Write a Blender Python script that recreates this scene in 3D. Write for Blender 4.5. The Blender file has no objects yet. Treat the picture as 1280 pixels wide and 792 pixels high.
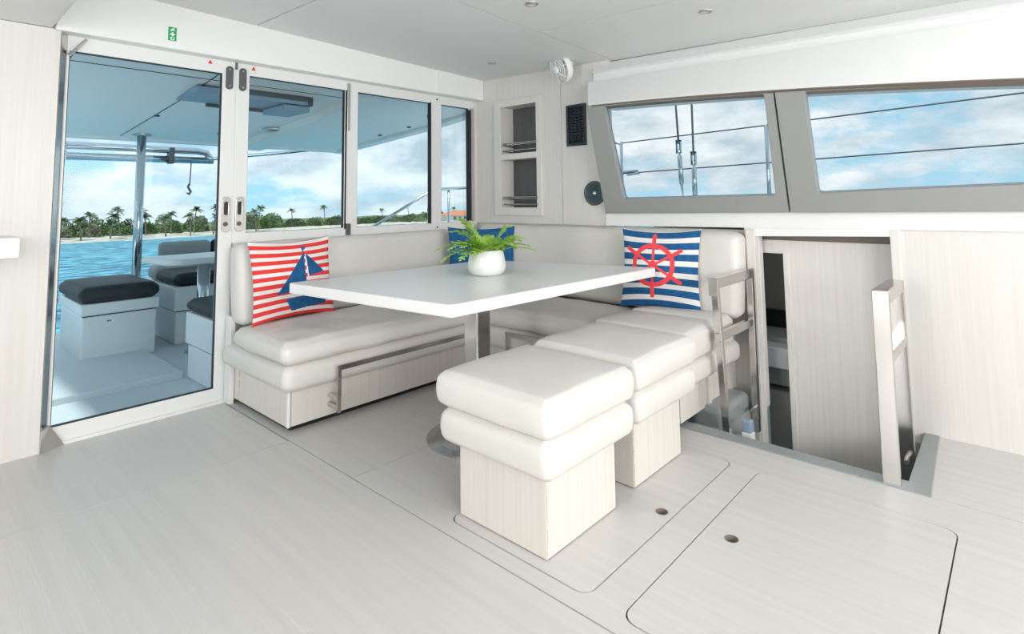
import bpy, bmesh, math, random
from mathutils import Vector, Matrix
random.seed(7)
S = bpy.context.scene
COL = S.collection
PI = math.pi

# ------------------------------------------------------------------ camera
def nrm(v): return Vector(v).normalized()
cam = bpy.data.cameras.new('camera'); camo = bpy.data.objects.new('camera', cam); COL.objects.link(camo)
F, CX, CY = 700.2, 640.0, 191.0
cam.sensor_fit = 'HORIZONTAL'; cam.sensor_width = 36.0; cam.lens = 36.0 * F / 1280
cam.shift_x = 0.0; cam.shift_y = -(396.0 - CY) / 1280
cam.clip_start = 0.02; cam.clip_end = 3000
ax = Vector((0.6738, -0.0515, -0.7371)); ay = Vector((-0.7378, -0.0642, -0.6720))   # room axes seen from the camera
ax.normalize(); ay = (ay - ay.dot(ax) * ax).normalized(); az = ax.cross(ay)
camo.matrix_world = Matrix((ax, ay, az)).to_4x4()       # rows: camera axes in the room
camo.location = (0, 0, 1.12)
S.camera = camo
S.view_settings.view_transform = 'Standard'; S.view_settings.look = 'None'
S.view_settings.gamma = 1.0; S.view_settings.use_curve_mapping = False
S.view_settings.exposure = 0.12

# ------------------------------------------------------------------ sky
W = bpy.data.worlds.new('sky'); S.world = W; W.use_nodes = True
nt = W.node_tree; nt.nodes.clear()
def N(nt, t, **k):
    n = nt.nodes.new(t)
    for a, b in k.items(): setattr(n, a, b)
    return n
def L(nt, a, b): nt.links.new(a, b)
tc = N(nt, 'ShaderNodeTexCoord'); sep = N(nt, 'ShaderNodeSeparateXYZ'); L(nt, tc.outputs['Generated'], sep.inputs[0])
mp = N(nt, 'ShaderNodeMapping'); mp.inputs['Scale'].default_value = (1.0, 1.0, 2.6); mp.inputs['Location'].default_value = (0.35, 0.1, 0.2)
L(nt, tc.outputs['Generated'], mp.inputs[0])
n1 = N(nt, 'ShaderNodeTexNoise'); n1.inputs['Scale'].default_value = 4.2; n1.inputs['Detail'].default_value = 12; n1.inputs['Roughness'].default_value = 0.62
L(nt, mp.outputs[0], n1.inputs['Vector'])
cr = N(nt, 'ShaderNodeValToRGB'); cr.color_ramp.elements[0].position = 0.385; cr.color_ramp.elements[1].position = 0.50
L(nt, n1.outputs['Fac'], cr.inputs[0])
n2 = N(nt, 'ShaderNodeTexNoise'); n2.inputs['Scale'].default_value = 7.5; n2.inputs['Detail'].default_value = 12; n2.inputs['Roughness'].default_value = 0.6
L(nt, mp.outputs[0], n2.inputs['Vector'])
cl = N(nt, 'ShaderNodeValToRGB')
cl.color_ramp.elements[0].position = 0.36; cl.color_ramp.elements[0].color = (0.50, 0.60, 0.67, 1)
cl.color_ramp.elements[1].position = 0.66; cl.color_ramp.elements[1].color = (0.95, 0.97, 0.98, 1)
L(nt, n2.outputs['Fac'], cl.inputs[0])
blue = N(nt, 'ShaderNodeValToRGB')
blue.color_ramp.elements[0].position = 0.0; blue.color_ramp.elements[0].color = (0.42, 0.70, 0.84, 1)
blue.color_ramp.elements[1].position = 0.45; blue.color_ramp.elements[1].color = (0.13, 0.47, 0.74, 1)
L(nt, sep.outputs['Z'], blue.inputs[0])
mx = N(nt, 'ShaderNodeMix', data_type='RGBA')
L(nt, cr.outputs[0], mx.inputs[0]); L(nt, blue.outputs[0], mx.inputs[6]); L(nt, cl.outputs[0], mx.inputs[7])
bg = N(nt, 'ShaderNodeBackground'); bg.inputs['Strength'].default_value = 1.35
L(nt, mx.outputs[2], bg.inputs['Color'])
wo = N(nt, 'ShaderNodeOutputWorld'); L(nt, bg.outputs[0], wo.inputs[0])

# sun over the water, high on the port side
sun = bpy.data.lights.new('sun_offscreen', 'SUN'); sun.energy = 4.0; sun.angle = math.radians(3); sun.color = (1.0, 0.96, 0.9)
suno = bpy.data.objects.new('sun_offscreen', sun); COL.objects.link(suno)
suno.rotation_euler = Vector((0.32, 0.10, -0.94)).to_track_quat('-Z', 'Y').to_euler()

# added fill lamps at the unseen windows behind and left, brighter than the sky
def area(name, loc, d, sx, sy, power, color=(1, 1, 1)):
    l = bpy.data.lights.new(name, 'AREA'); l.shape = 'RECTANGLE'; l.size = sx; l.size_y = sy; l.energy = power; l.color = color
    o = bpy.data.objects.new(name, l); COL.objects.link(o); o.location = loc
    o.rotation_euler = Vector(d).to_track_quat('-Z', 'Z').to_euler()
    return o
area('fill_front_offscreen', (0.6, -2.50, 1.45), (0, 1, 0), 3.8, 0.9, 118, (1.0, 0.995, 0.985))
area('fill_port_offscreen', (-2.30, 0.9, 1.4), (1, 0, 0), 3.2, 0.9, 108, (1.0, 0.995, 0.985))

# ------------------------------------------------------------------ helpers
WM = {}
def lab(o, label=None, cat=None, group=None, kind=None):
    if label: o['label'] = label
    if cat: o['category'] = cat
    if group: o['group'] = group
    if kind: o['kind'] = kind
    return o
def root(name, loc, label, cat, group=None, kind=None):
    o = bpy.data.objects.new(name, None); o.empty_display_size = 0.1; COL.objects.link(o); o.location = loc
    WM[o.name] = Matrix.Translation(Vector(loc))
    return lab(o, label, cat, group, kind)
def put(name, me, mat, parent=None, label=None, cat=None, group=None, kind=None, smooth=False):
    """link a mesh whose coordinates are room coordinates"""
    if mat is not None:
        mats = mat if isinstance(mat, (list, tuple)) else [mat]
        idx = [p.material_index for p in me.polygons] if len(mats) > 1 else None
        me.materials.clear()
        for m in mats: me.materials.append(m)
        if idx: me.polygons.foreach_set('material_index', idx)
    for p in me.polygons: p.use_smooth = smooth
    o = bpy.data.objects.new(name, me); me.name = name
    COL.objects.link(o)
    if parent is not None:
        me.transform(WM[parent.name].inverted()); o.parent = parent; WM[o.name] = WM[parent.name]
    else:
        xs = [v.co for v in me.vertices]
        lo = Vector([min(c[i] for c in xs) for i in range(3)]); hi = Vector([max(c[i] for c in xs) for i in range(3)])
        b = Vector(((lo.x + hi.x) / 2, (lo.y + hi.y) / 2, lo.z))
        me.transform(Matrix.Translation(-b)); o.location = b; WM[o.name] = Matrix.Translation(b)
    return lab(o, label, cat, group, kind)
def copy_tree(o, parent=None):
    c = o.copy(); COL.objects.link(c); c.parent = parent
    for ch in list(o.children): copy_tree(ch, c)
    return c
def fin(bm):
    bmesh.ops.recalc_face_normals(bm, faces=bm.faces)
    me = bpy.data.meshes.new('m'); bm.to_mesh(me); bm.free(); return me
def boxbm(bm, x0, x1, y0, y1, z0, z1):
    v = [bm.verts.new(p) for p in ((x0,y0,z0),(x1,y0,z0),(x1,y1,z0),(x0,y1,z0),(x0,y0,z1),(x1,y0,z1),(x1,y1,z1),(x0,y1,z1))]
    for f in ((0,3,2,1),(4,5,6,7),(0,1,5,4),(1,2,6,5),(2,3,7,6),(3,0,4,7)): bm.faces.new([v[i] for i in f])
def box(x0, x1, y0, y1, z0, z1, bev=0.0, seg=2):
    bm = bmesh.new(); boxbm(bm, x0, x1, y0, y1, z0, z1)
    if bev > 0: bmesh.ops.bevel(bm, geom=bm.edges[:], offset=bev, segments=seg, profile=0.5, affect='EDGES')
    return fin(bm)
def boxes(lst, bev=0.0):
    bm = bmesh.new()
    for b in lst: boxbm(bm, *b)
    if bev > 0: bmesh.ops.bevel(bm, geom=bm.edges[:], offset=bev, segments=2, profile=0.5, affect='EDGES')
    return fin(bm)
def hexa(pts, bev=0.0):
    """8 corner points, bottom four then top four"""
    bm = bmesh.new(); v = [bm.verts.new(p) for p in pts]
    for f in ((0,3,2,1),(4,5,6,7),(0,1,5,4),(1,2,6,5),(2,3,7,6),(3,0,4,7)): bm.faces.new([v[i] for i in f])
    if bev > 0: bmesh.ops.bevel(bm, geom=bm.edges[:], offset=bev, segments=3, profile=0.5, affect='EDGES')
    return fin(bm)
def tubebm(bm, path, r, n=10, closed=False, flat=1.0):
    path = [Vector(p) for p in path]; rings = []; m = len(path)
    up = None
    for i, p in enumerate(path):
        a = path[i - 1] if (i > 0 or closed) else p; b = path[(i + 1) % m] if (i < m - 1 or closed) else p
        t = (b - a).normalized()
        if up is None: up = t.orthogonal().normalized()
        up = (up - up.dot(t) * t).normalized(); sd = t.cross(up)
        rr = r[i] if isinstance(r, (list, tuple)) else r
        rings.append([bm.verts.new(p + rr * (math.cos(2*PI*k/n) * up + flat * math.sin(2*PI*k/n) * sd)) for k in range(n)])
    for i in range(m if closed else m - 1):
        A, B = rings[i], rings[(i + 1) % m]
        for k in range(n): bm.faces.new((A[k], A[(k+1) % n], B[(k+1) % n], B[k]))
    if not closed:
        bm.faces.new(list(reversed(rings[0]))); bm.faces.new(rings[-1])
def tube(path, r, n=10, closed=False):
    bm = bmesh.new(); tubebm(bm, path, r, n, closed); return fin(bm)
def lathe(prof, c, axis=(0, 0, 1), n=32, cap=True):
    """prof: (radius, height) pairs along axis from c"""
    bm = bmesh.new(); c = Vector(c); a = nrm(axis); u = a.orthogonal().normalized(); w = a.cross(u); rings = []
    for r, z in prof:
        if r < 1e-5: rings.append([bm.verts.new(c + a * z)])
        else: rings.append([bm.verts.new(c + a * z + r * (math.cos(2*PI*k/n) * u + math.sin(2*PI*k/n) * w)) for k in range(n)])
    for A, B in zip(rings, rings[1:]):
        for k in range(n):
            q = [A[k % len(A)], A[(k+1) % len(A)], B[(k+1) % len(B)], B[k % len(B)]]
            q2 = []
            for v in q:
                if v not in q2: q2.append(v)
            if len(q2) > 2: bm.faces.new(q2)
    if cap:
        for R in (rings[0], rings[-1]):
            if len(R) > 2: bm.faces.new(R)
    return fin(bm)
def rrect(x0, y0, x1, y1, r, n=6):
    out = []
    for cx, cy, a in ((x1-r, y1-r, 0), (x0+r, y1-r, 90), (x0+r, y0+r, 180), (x1-r, y0+r, 270)):
        for k in range(n + 1):
            t = math.radians(a + 90 * k / n); out.append((cx + r*math.cos(t), cy + r*math.sin(t)))
    return out
def plate(loops, t, mtx=Matrix.Identity(4), bev=0.0):
    """flat plate with holes from 2D loops, thickness t centred on the plane, moved by mtx"""
    cu = bpy.data.curves.new('c', 'CURVE'); cu.dimensions = '2D'; cu.fill_mode = 'BOTH'; cu.extrude = t / 2 - bev
    cu.bevel_depth = bev; cu.bevel_resolution = 1
    for lp in loops:
        s = cu.splines.new('POLY'); s.points.add(len(lp) - 1)
        for i, p in enumerate(lp): s.points[i].co = (p[0], p[1], 0, 1)
        s.use_cyclic_u = True
    o = bpy.data.objects.new('c', cu); COL.objects.link(o)
    bpy.context.view_layer.update()
    me = bpy.data.meshes.new_from_object(o.evaluated_get(bpy.context.evaluated_depsgraph_get()))
    bpy.data.objects.remove(o); bpy.data.curves.remove(cu)
    me.transform(mtx); return me
def basis(o, u, v):
    u = Vector(u); v = Vector(v); n = u.cross(v).normalized()
    return Matrix(((u.x, v.x, n.x, o[0]), (u.y, v.y, n.y, o[1]), (u.z, v.z, n.z, o[2]), (0, 0, 0, 1)))
def axcoords(s, r, inner):
    h = s / 2; out = []
    for k in range(4): out.append(h - r + r * math.tan(math.radians(45 - 15 * k)))
    hi = h - r
    lst = [-x for x in out] + [-hi + 2 * hi * k / inner for k in range(1, inner)] + list(reversed(out))
    return lst
def rbox(x0, x1, y0, y1, z0, z1, r, puff=0.0, inner=8, bulge=0.0, wr=0.0, seed=0, piping=False):
    """upholstered block: rounded box with a crowned top and swelling sides"""
    sx, sy, sz = x1-x0, y1-y0, z1-z0; c = Vector(((x0+x1)/2, (y0+y1)/2, (z0+z1)/2))
    r = min(r, sx/2.01, sy/2.01, sz/2.01)
    X = axcoords(sx, r, inner); Y = axcoords(sy, r, inner); Zs = axcoords(sz, r, 3)
    bm = bmesh.new(); cache = {}
    from mathutils import noise
    def V(x, y, z):
        k = (round(x, 5), round(y, 5), round(z, 5))
        if k in cache: return cache[k]
        p = Vector((x, y, z)); q = Vector((max(-sx/2+r, min(sx/2-r, x)), max(-sy/2+r, min(sy/2-r, y)), max(-sz/2+r, min(sz/2-r, z))))
        d = p - q
        if d.length > 1e-9: p = q + d.normalized() * r
        u, v, w = 2*x/sx, 2*y/sy, 2*z/sz
        p.z += puff * (1-u**4) * (1-v**4) * (1 if z > 0 else -0.1) * abs(w)
        p.x += bulge * u * (1 - w*w) * abs(u)**3 ; p.y += bulge * v * (1 - w*w) * abs(v)**3
        if wr:
            nz = noise.noise(Vector((p.x * 9 + seed, p.y * 9, p.z * 5))) + 0.5 * noise.noise(Vector((p.x * 21, p.y * 21 + seed, p.z * 14)))
            if d.length > 1e-9: p += d.normalized() * wr * nz
        cache[k] = bm.verts.new(p + c); return cache[k]
    def face(A, B, f):
        for i in range(len(A)-1):
            for j in range(len(B)-1):
                bm.faces.new((f(A[i],B[j]), f(A[i+1],B[j]), f(A[i+1],B[j+1]), f(A[i],B[j+1])))
    for s in (-1, 1):
        face(X, Y, lambda a, b: V(a, b, s*sz/2)); face(X, Zs, lambda a, b: V(a, s*sy/2, b)); face(Y, Zs, lambda a, b: V(s*sx/2, a, b))
    return fin(bm)

# ------------------------------------------------------------------ materials
MATS = {}
def pbr(name, col, rough=0.5, metal=0.0, bump=None, var=None, coat=0.0, spec=0.5):
    """bump: (scale, strength, stretch)   var: (scale xyz, colour2, low, high) noise between two colours"""
    if name in MATS: return MATS[name]
    m = bpy.data.materials.new(name); m.use_nodes = True; t = m.node_tree; b = t.nodes['Principled BSDF']
    b.inputs['Base Color'].default_value = (*col, 1); b.inputs['Roughness'].default_value = rough; b.inputs['Metallic'].default_value = metal
    b.inputs['Specular IOR Level'].default_value = spec; b.inputs['Coat Weight'].default_value = coat
    tcn = N(t, 'ShaderNodeTexCoord')
    if var:
        sc, c2, lo, hi = var
        mpn = N(t, 'ShaderNodeMapping'); mpn.inputs['Scale'].default_value = sc; L(t, tcn.outputs['Object'], mpn.inputs[0])
        no = N(t, 'ShaderNodeTexNoise'); no.inputs['Scale'].default_value = 1; no.inputs['Detail'].default_value = 5; L(t, mpn.outputs[0], no.inputs['Vector'])
        rp = N(t, 'ShaderNodeValToRGB'); rp.color_ramp.elements[0].position = lo; rp.color_ramp.elements[1].position = hi
        rp.color_ramp.elements[0].color = (*col, 1); rp.color_ramp.elements[1].color = (*c2, 1)
        L(t, no.outputs['Fac'], rp.inputs[0]); L(t, rp.outputs[0], b.inputs['Base Color'])
    if bump:
        sc, st = bump[:2]
        no2 = N(t, 'ShaderNodeTexNoise'); no2.inputs['Detail'].default_value = 4
        if isinstance(sc, tuple):
            mp2 = N(t, 'ShaderNodeMapping'); mp2.inputs['Scale'].default_value = sc; L(t, tcn.outputs['Object'], mp2.inputs[0]); L(t, mp2.outputs[0], no2.inputs['Vector']); no2.inputs['Scale'].default_value = 1
        else:
            no2.inputs['Scale'].default_value = sc; L(t, tcn.outputs['Object'], no2.inputs['Vector'])
        bn = N(t, 'ShaderNodeBump'); bn.inputs['Strength'].default_value = st; bn.inputs['Distance'].default_value = 0.004
        L(t, no2.outputs['Fac'], bn.inputs['Height']); L(t, bn.outputs[0], b.inputs['Normal'])
    MATS[name] = m; return m
def glass(name, tint, refl=0.6):
    m = bpy.data.materials.new(name); m.use_nodes = True; t = m.node_tree; t.nodes.clear()
    tr = N(t, 'ShaderNodeBsdfTransparent'); tr.inputs[0].default_value = (*[c ** 0.5 for c in tint], 1)
    gl = N(t, 'ShaderNodeBsdfGlossy'); gl.inputs['Roughness'].default_value = 0.0
    fr = N(t, 'ShaderNodeFresnel'); fr.inputs[0].default_value = 1.45
    mu = N(t, 'ShaderNodeMath', operation='MULTIPLY'); mu.inputs[1].default_value = refl; L(t, fr.outputs[0], mu.inputs[0])
    mi = N(t, 'ShaderNodeMixShader'); L(t, mu.outputs[0], mi.inputs[0]); L(t, tr.outputs[0], mi.inputs[1]); L(t, gl.outputs[0], mi.inputs[2])
    o = N(t, 'ShaderNodeOutputMaterial'); L(t, mi.outputs[0], o.inputs[0]); return m
M_floor = pbr('floor laminate', (0.60, 0.585, 0.565), 0.36, var=((30, 0.8, 8), (0.64, 0.625, 0.605), 0.35, 0.65), bump=((160, 3, 3), 0.12))
M_seam = pbr('dark joint', (0.035, 0.03, 0.028), 0.8)
M_wood = pbr('pale vertical wood', (0.74, 0.715, 0.68), 0.42, var=((60, 60, 1.2), (0.705, 0.675, 0.635), 0.40, 0.68), bump=((180, 180, 4), 0.1))
M_woodX = pbr('pale wood base', (0.745, 0.705, 0.65), 0.42, var=((55, 55, 1.0), (0.69, 0.64, 0.58), 0.42, 0.74), bump=((160, 160, 4), 0.12))
M_edge = pbr('plywood edge', (0.55, 0.44, 0.34), 0.6, var=((4, 4, 160), (0.74, 0.66, 0.56), 0.4, 0.6))
M_white = pbr('white gelcoat', (0.84, 0.84, 0.83), 0.3)
M_ceil = pbr('ceiling liner', (0.80, 0.80, 0.795), 0.5, bump=(300, 0.04))
M_head = pbr('white header', (0.86, 0.86, 0.85), 0.42)
M_alu = pbr('white door frame', (0.80, 0.80, 0.79), 0.33)
M_black = pbr('black rubber', (0.012, 0.013, 0.015), 0.5)
M_dark = pbr('dark grey plastic', (0.09, 0.095, 0.10), 0.45)
M_grey = pbr('grey window frame', (0.33, 0.335, 0.325), 0.45, bump=(220, 0.05))
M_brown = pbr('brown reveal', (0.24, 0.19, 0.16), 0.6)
M_leather = pbr('cream leather', (0.735, 0.71, 0.67), 0.42, bump=(140, 0.10), var=((5, 5, 5), (0.71, 0.68, 0.635), 0.35, 0.75))
M_chrome = pbr('polished steel', (0.62, 0.60, 0.575), 0.16, 1.0, bump=(9, 0.03))
M_steel = pbr('brushed steel', (0.62, 0.60, 0.57), 0.28, 1.0)
M_bluest = pbr('outdoor steel', (0.55, 0.60, 0.63), 0.15, 1.0)
M_table = pbr('white table top', (0.86, 0.855, 0.845), 0.30)
M_linen_w = pbr('white linen', (0.83, 0.81, 0.79), 0.85, bump=(500, 0.2))
M_linen_r = pbr('red linen', (0.80, 0.045, 0.040), 0.85, bump=(500, 0.2))
M_linen_b = pbr('navy linen', (0.004, 0.085, 0.235), 0.85, bump=(500, 0.2), var=((30, 30, 30), (0.006, 0.12, 0.31), 0.4, 0.7))
M_wheel = pbr('coral print', (0.92, 0.065, 0.070), 0.85)
M_pot = pbr('white ceramic', (0.85, 0.85, 0.84), 0.3, coat=0.2)
M_soil = pbr('soil', (0.06, 0.045, 0.03), 0.9)
M_leaf = pbr('fern leaf', (0.25, 0.50, 0.04), 0.5, var=((25, 25, 25), (0.50, 0.74, 0.16), 0.35, 0.7))
M_stem = pbr('fern stem', (0.22, 0.36, 0.06), 0.5)
M_liner = pbr('grey moulded liner', (0.30, 0.325, 0.33), 0.35)
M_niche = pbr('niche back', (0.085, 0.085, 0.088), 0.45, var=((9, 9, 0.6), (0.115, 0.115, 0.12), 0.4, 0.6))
M_vent = pbr('navy vent', (0.012, 0.022, 0.035), 0.4)
M_green = pbr('sign green', (0.0, 0.42, 0.13), 0.4)
M_red = pbr('sign red', (0.72, 0.02, 0.02), 0.4)
M_fanw = pbr('fan plastic', (0.85, 0.85, 0.84), 0.35)
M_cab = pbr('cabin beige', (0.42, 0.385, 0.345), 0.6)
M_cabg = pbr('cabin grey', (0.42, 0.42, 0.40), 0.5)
M_deck = pbr('light grey deck', (0.62, 0.66, 0.68), 0.4)
M_gel = pbr('cockpit gelcoat', (0.78, 0.80, 0.81), 0.35)
M_hard = pbr('hardtop underside', (0.90, 0.885, 0.865), 0.4)
M_cush = pbr('charcoal vinyl', (0.018, 0.026, 0.032), 0.5, bump=(120, 0.1), spec=0.25)
M_cgrey = pbr('grey vinyl', (0.34, 0.35, 0.35), 0.5)
M_sand = pbr('beach sand', (0.56, 0.52, 0.45), 0.9, var=((0.25, 0.6, 1), (0.30, 0.30, 0.24), 0.45, 0.62))
M_scrub = pbr('scrub', (0.065, 0.105, 0.035), 0.9, var=((0.4, 0.4, 0.4), (0.17, 0.22, 0.085), 0.4, 0.65))
M_bush = pbr('bush leaves', (0.055, 0.10, 0.03), 0.7, var=((0.7, 0.7, 0.7), (0.17, 0.25, 0.075), 0.38, 0.68))
M_bush2 = pbr('dry bush leaves', (0.15, 0.15, 0.085), 0.8, var=((0.8, 0.8, 0.8), (0.30, 0.27, 0.19), 0.4, 0.65))
M_palm = pbr('palm frond', (0.05, 0.10, 0.045), 0.6, var=((0.9, 0.9, 0.9), (0.15, 0.21, 0.09), 0.4, 0.7))
M_trunk = pbr('palm trunk', (0.22, 0.18, 0.14), 0.9)
M_roof = pbr('orange roof', (0.62, 0.22, 0.11), 0.8)
M_house = pbr('house wall', (0.80, 0.80, 0.78), 0.8)
M_pane = pbr('house pane', (0.10, 0.18, 0.25), 0.2)
M_wire = pbr('steel wire', (0.10, 0.12, 0.14), 0.4, 0.6)
M_shade = pbr('grey blue skylight blind', (0.30, 0.40, 0.50), 0.5)
G_door = glass('blue tinted door glass', (0.69, 0.79, 0.83), 0.15)
G_win = glass('tinted window glass', (0.70, 0.80, 0.83), 0.5)
G_side = glass('side window glass', (0.66, 0.70, 0.72), 0.4)
M_lens = pbr('lamp lens', (0.62, 0.62, 0.60), 0.15)

# ================================================================== SETTING
# ---- floor
FL = root('floor', (0.5, 0.45, 0), 'pale greige laminate saloon floor in large panels', 'floor', kind='structure')
FH = ((1.898, 1.027), (1.901, 0.78))
def ring(c, r): return [(c[0] + r*math.cos(a*PI/12), c[1] + r*math.sin(a*PI/12)) for a in range(24)]
put('subfloor', plate([[(-2.3, -2.5), (3.30, -2.5), (3.30, 0.345), (2.70, 0.345), (2.70, 3.40), (-2.3, 3.40)]] + [ring(c, 0.0225) for c in FH], 0.048, Matrix.Translation((0, 0, -0.036))), M_seam, FL)
g = 0.0024
def fpanel(name, loops, z=0.0, t=0.012):
    return put(name, plate(loops, t, Matrix.Translation((0, 0, z - t / 2))), M_floor, FL)
def rc(x0, x1, y0, y1): return [(x0+g, y0+g), (x1-g, y0+g), (x1-g, y1-g), (x0+g, y1-g)]
fpanel('floor_panel', [rc(-2.3, 1.30, 2.627, 3.40)])
fpanel('floor_panel', [rc(-2.3, 1.305, -2.5, 2.627)])
fpanel('floor_panel', [rc(1.305, 2.64, 2.085, 3.40)])
HA = (1.372, 0.985, 2.437, 1.567); HB = (1.365, 0.235, 2.43, 0.868)
def grow(h, d): return (h[0]-d, h[1]-d, h[2]+d, h[3]+d)
fpanel('floor_panel', [rc(1.305, 2.64, -2.5, 2.085), rrect(*grow(HA, 0.0045), 0.045), rrect(*grow(HB, 0.0045), 0.045)])
fpanel('floor_panel', [[(2.64 + g, -2.5), (3.305, -2.5), (3.305, 0.364), (2.64 + g, 0.330)]])
for H, hc in ((HA, (1.898, 1.027)), (HB, (1.901, 0.78))):
    hole = [(hc[0] + 0.021*math.cos(a*PI/12), hc[1] + 0.021*math.sin(a*PI/12)) for a in range(24)]
    h = fpanel('floor_hatch', [rrect(*H, 0.042), hole], z=0.001)
    h['label'] = 'rounded lift-out floor hatch with a finger hole'
    put('finger_hole', lathe([(0.0215, -0.002), (0.0225, 0.0016), (0.0195, 0.0018), (0.0185, -0.055), (0.0, -0.055)], (hc[0], hc[1], 0.0005), n=24, cap=False), M_brown, h)

# ---- ceiling
def cz(x, y): return 2.112 - 0.0304 * (x - 3.3) + 0.03 * (y - 3.33)
CE = root('ceiling', (0.5, 0.45, 2.1), 'off-white flat ceiling liner in large panels', 'ceiling', kind='structure')
def cpl(x0, x1, y0, y1, dz, t):
    b = [(x0, y0), (x1, y0), (x1, y1), (x0, y1)]
    return hexa([(x, y, cz(x, y) + dz) for x, y in b] + [(x, y, cz(x, y) + dz + t) for x, y in b])
put('ceiling_backing', cpl(-2.3, 3.42, -2.5, 3.5, 0.012, 0.03), M_ceil, CE)
e = 0.005
put('ceiling_panel', cpl(-2.3, 1.40 - e, 2.06 + e, 3.48, 0, 0.014), M_ceil, CE)
put('ceiling_panel', cpl(1.40 + e, 3.42, 2.06 + e, 3.48, 0, 0.014), M_ceil, CE)
put('ceiling_panel', cpl(-2.3, 2.515 - e, -2.5, 2.06 - e, 0, 0.014), M_ceil, CE)
put('ceiling_panel', cpl(2.515 + e, 3.42, -2.5, 2.06 - e, 0, 0.014), M_ceil, CE)

# ---- aft wall: low wall under the windows, header over the door, side panel
WA = root('wall_aft', (1.9, 3.43, 0), 'pale low bulkhead below the aft windows', 'wall', kind='structure')
T3 = root('trim_3', (1.9, 3.4, 1.945), 'white header above the sliding door and aft windows', 'trim', kind='structure')
put('header', box(0.47, 2.79, 3.33, 3.48, 1.945, 2.24, 0.006), M_head, T3)
put('header', box(2.786, 3.30, 3.318, 3.48, 1.945, 2.24, 0.008), M_head, T3)
put('low_wall', box(1.33, 3.42, 3.405, 3.46, -0.06, 0.885), M_wood, WA)
put('corner_strip', box(3.262, 3.30, 3.405, 3.46, 0.88, 1.95, 0.003), M_wood, WA)

WL = root('wall_left', (-0.9, 3.41, 0), 'pale wood side panel left of the sliding door', 'wall', kind='structure')
put('side_panel', box(-2.35, 0.495, 3.36, 3.46, -0.05, 1.955, 0.003), M_wood, WL)
T2 = root('trim_2', (-0.9, 0.4, 1.955), 'off-white lowered ceiling box along the port side', 'trim', kind='structure')
put('overhead_box', box(-2.35, 0.462, -2.5, 3.36, 1.955, 2.28, 0.008), M_ceil, T2)

put('end_post', box(1.30, 1.3285, 3.33, 3.404, 0.0, 0.48, 0.004), M_alu, root('trim_4', (1.315, 3.37, 0), 'slim white post between the door and the settee end', 'trim', kind='structure'))

# ---- sliding door
D1 = root('door_1', (0.9, 3.43, 0), 'sliding glass door in a white frame leading to the cockpit', 'door', kind='structure')
XZ = lambda y: basis((0, y, 0), (1, 0, 0), (0, 0, 1))
put('door_frame', plate([[(0.522, 0.012), (1.322, 0.012), (1.322, 1.955), (0.522, 1.955)], [(0.536, 0.084), (1.249, 0.084), (1.249, 1.872), (0.536, 1.872)]], 0.035, XZ(3.43), 0.003), M_alu, D1)
put('seal', plate([[(0.534, 0.082), (1.251, 0.082), (1.251, 1.874), (0.534, 1.874)], [(0.540, 0.089), (1.244, 0.089), (1.244, 1.866), (0.540, 1.866)]], 0.024, XZ(3.425)), M_black, D1)
put('glass_pane', box(0.536, 1.249, 3.428, 3.434, 0.084, 1.872), G_door, D1)
put('sill_track', box(0.50, 1.325, 3.395, 3.47, -0.012, 0.014, 0.003), M_alu, D1)
put('steel_jamb', hexa([(0.496, 3.35, 0.0), (0.532, 3.418, 0.0), (0.532, 3.45, 0.0), (0.49, 3.45, 0.0), (0.496, 3.35, 1.95), (0.532, 3.418, 1.95), (0.532, 3.45, 1.95), (0.49, 3.45, 1.95)]), M_chrome, D1)
put('jamb_foot', hexa([(0.496, 3.345, 0.0), (0.592, 3.395, 0.0), (0.57, 3.42, 0.0), (0.49, 3.40, 0.0), (0.496, 3.345, 0.10), (0.535, 3.405, 0.10), (0.53, 3.42, 0.10), (0.49, 3.40, 0.10)]), M_steel, D1)
put('closer_arm', tube([(0.535, 3.40, 1.845), (0.60, 3.40, 1.935)], 0.008, 8), M_chrome, D1)
put('clip', box(1.318, 1.33, 3.405, 3.415, 1.905, 1.945), M_dark, D1)
def latch(parent, x):
    a = put('upper_latch', plate([rrect(x-0.018, 1.782, x+0.018, 1.915, 0.0175)], 0.012, XZ(3.407), 0.002), M_dark, parent)
    for z in (1.80, 1.897): put('screw', lathe([(0.006, 0), (0.004, 0.003), (0, 0.003)], (x, 3.401, z), (0, -1, 0), 10), M_steel, a)
    b = put('lock_plate', plate([rrect(x-0.022, 0.95, x+0.022, 1.15, 0.020), rrect(x-0.013, 1.045, x+0.013, 1.125, 0.0125)], 0.010, XZ(3.408), 0.002), M_chrome, parent)
    put('finger_pull', plate([rrect(x-0.014, 1.044, x+0.014, 1.126, 0.013)], 0.004, XZ(3.410)), M_black, b)
    put('key_cylinder', lathe([(0.013, 0), (0.013, 0.004), (0, 0.005)], (x-0.002, 3.404, 0.995), (0, -1, 0), 16), M_dark, b)
latch(D1, 1.286)

# ---- aft windows
def awin(name, x0, x1, gx0, gx1, label, y=3.432, bot=0.886, gb=0.936, gt=1.882):
    w = root(name, ((x0+x1)/2, y, bot), label, 'window', kind='structure')
    put('window_frame', plate([[(x0, bot), (x1, bot), (x1, 1.955), (x0, 1.955)], [(gx0, gb), (gx1, gb), (gx1, gt), (gx0, gt)]], 0.035, XZ(y), 0.003), M_alu, w)
    put('seal', plate([[(gx0-.002, gb-.002), (gx1+.002, gb-.002), (gx1+.002, gt+.002), (gx0-.002, gt+.002)], [(gx0+.003, gb+.003), (gx1-.006, gb+.003), (gx1-.006, gt-.006), (gx0+.003, gt-.006)]], 0.024, XZ(y-0.004)), M_black, w)
    put('glass_pane', box(gx0, gx1, y-0.002, y+0.004, gb, gt), G_win, w)
    return w
w1 = awin('window_1', 1.328, 2.088, 1.402, 2.052, 'sliding window with a lock beside the cockpit door')
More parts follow.
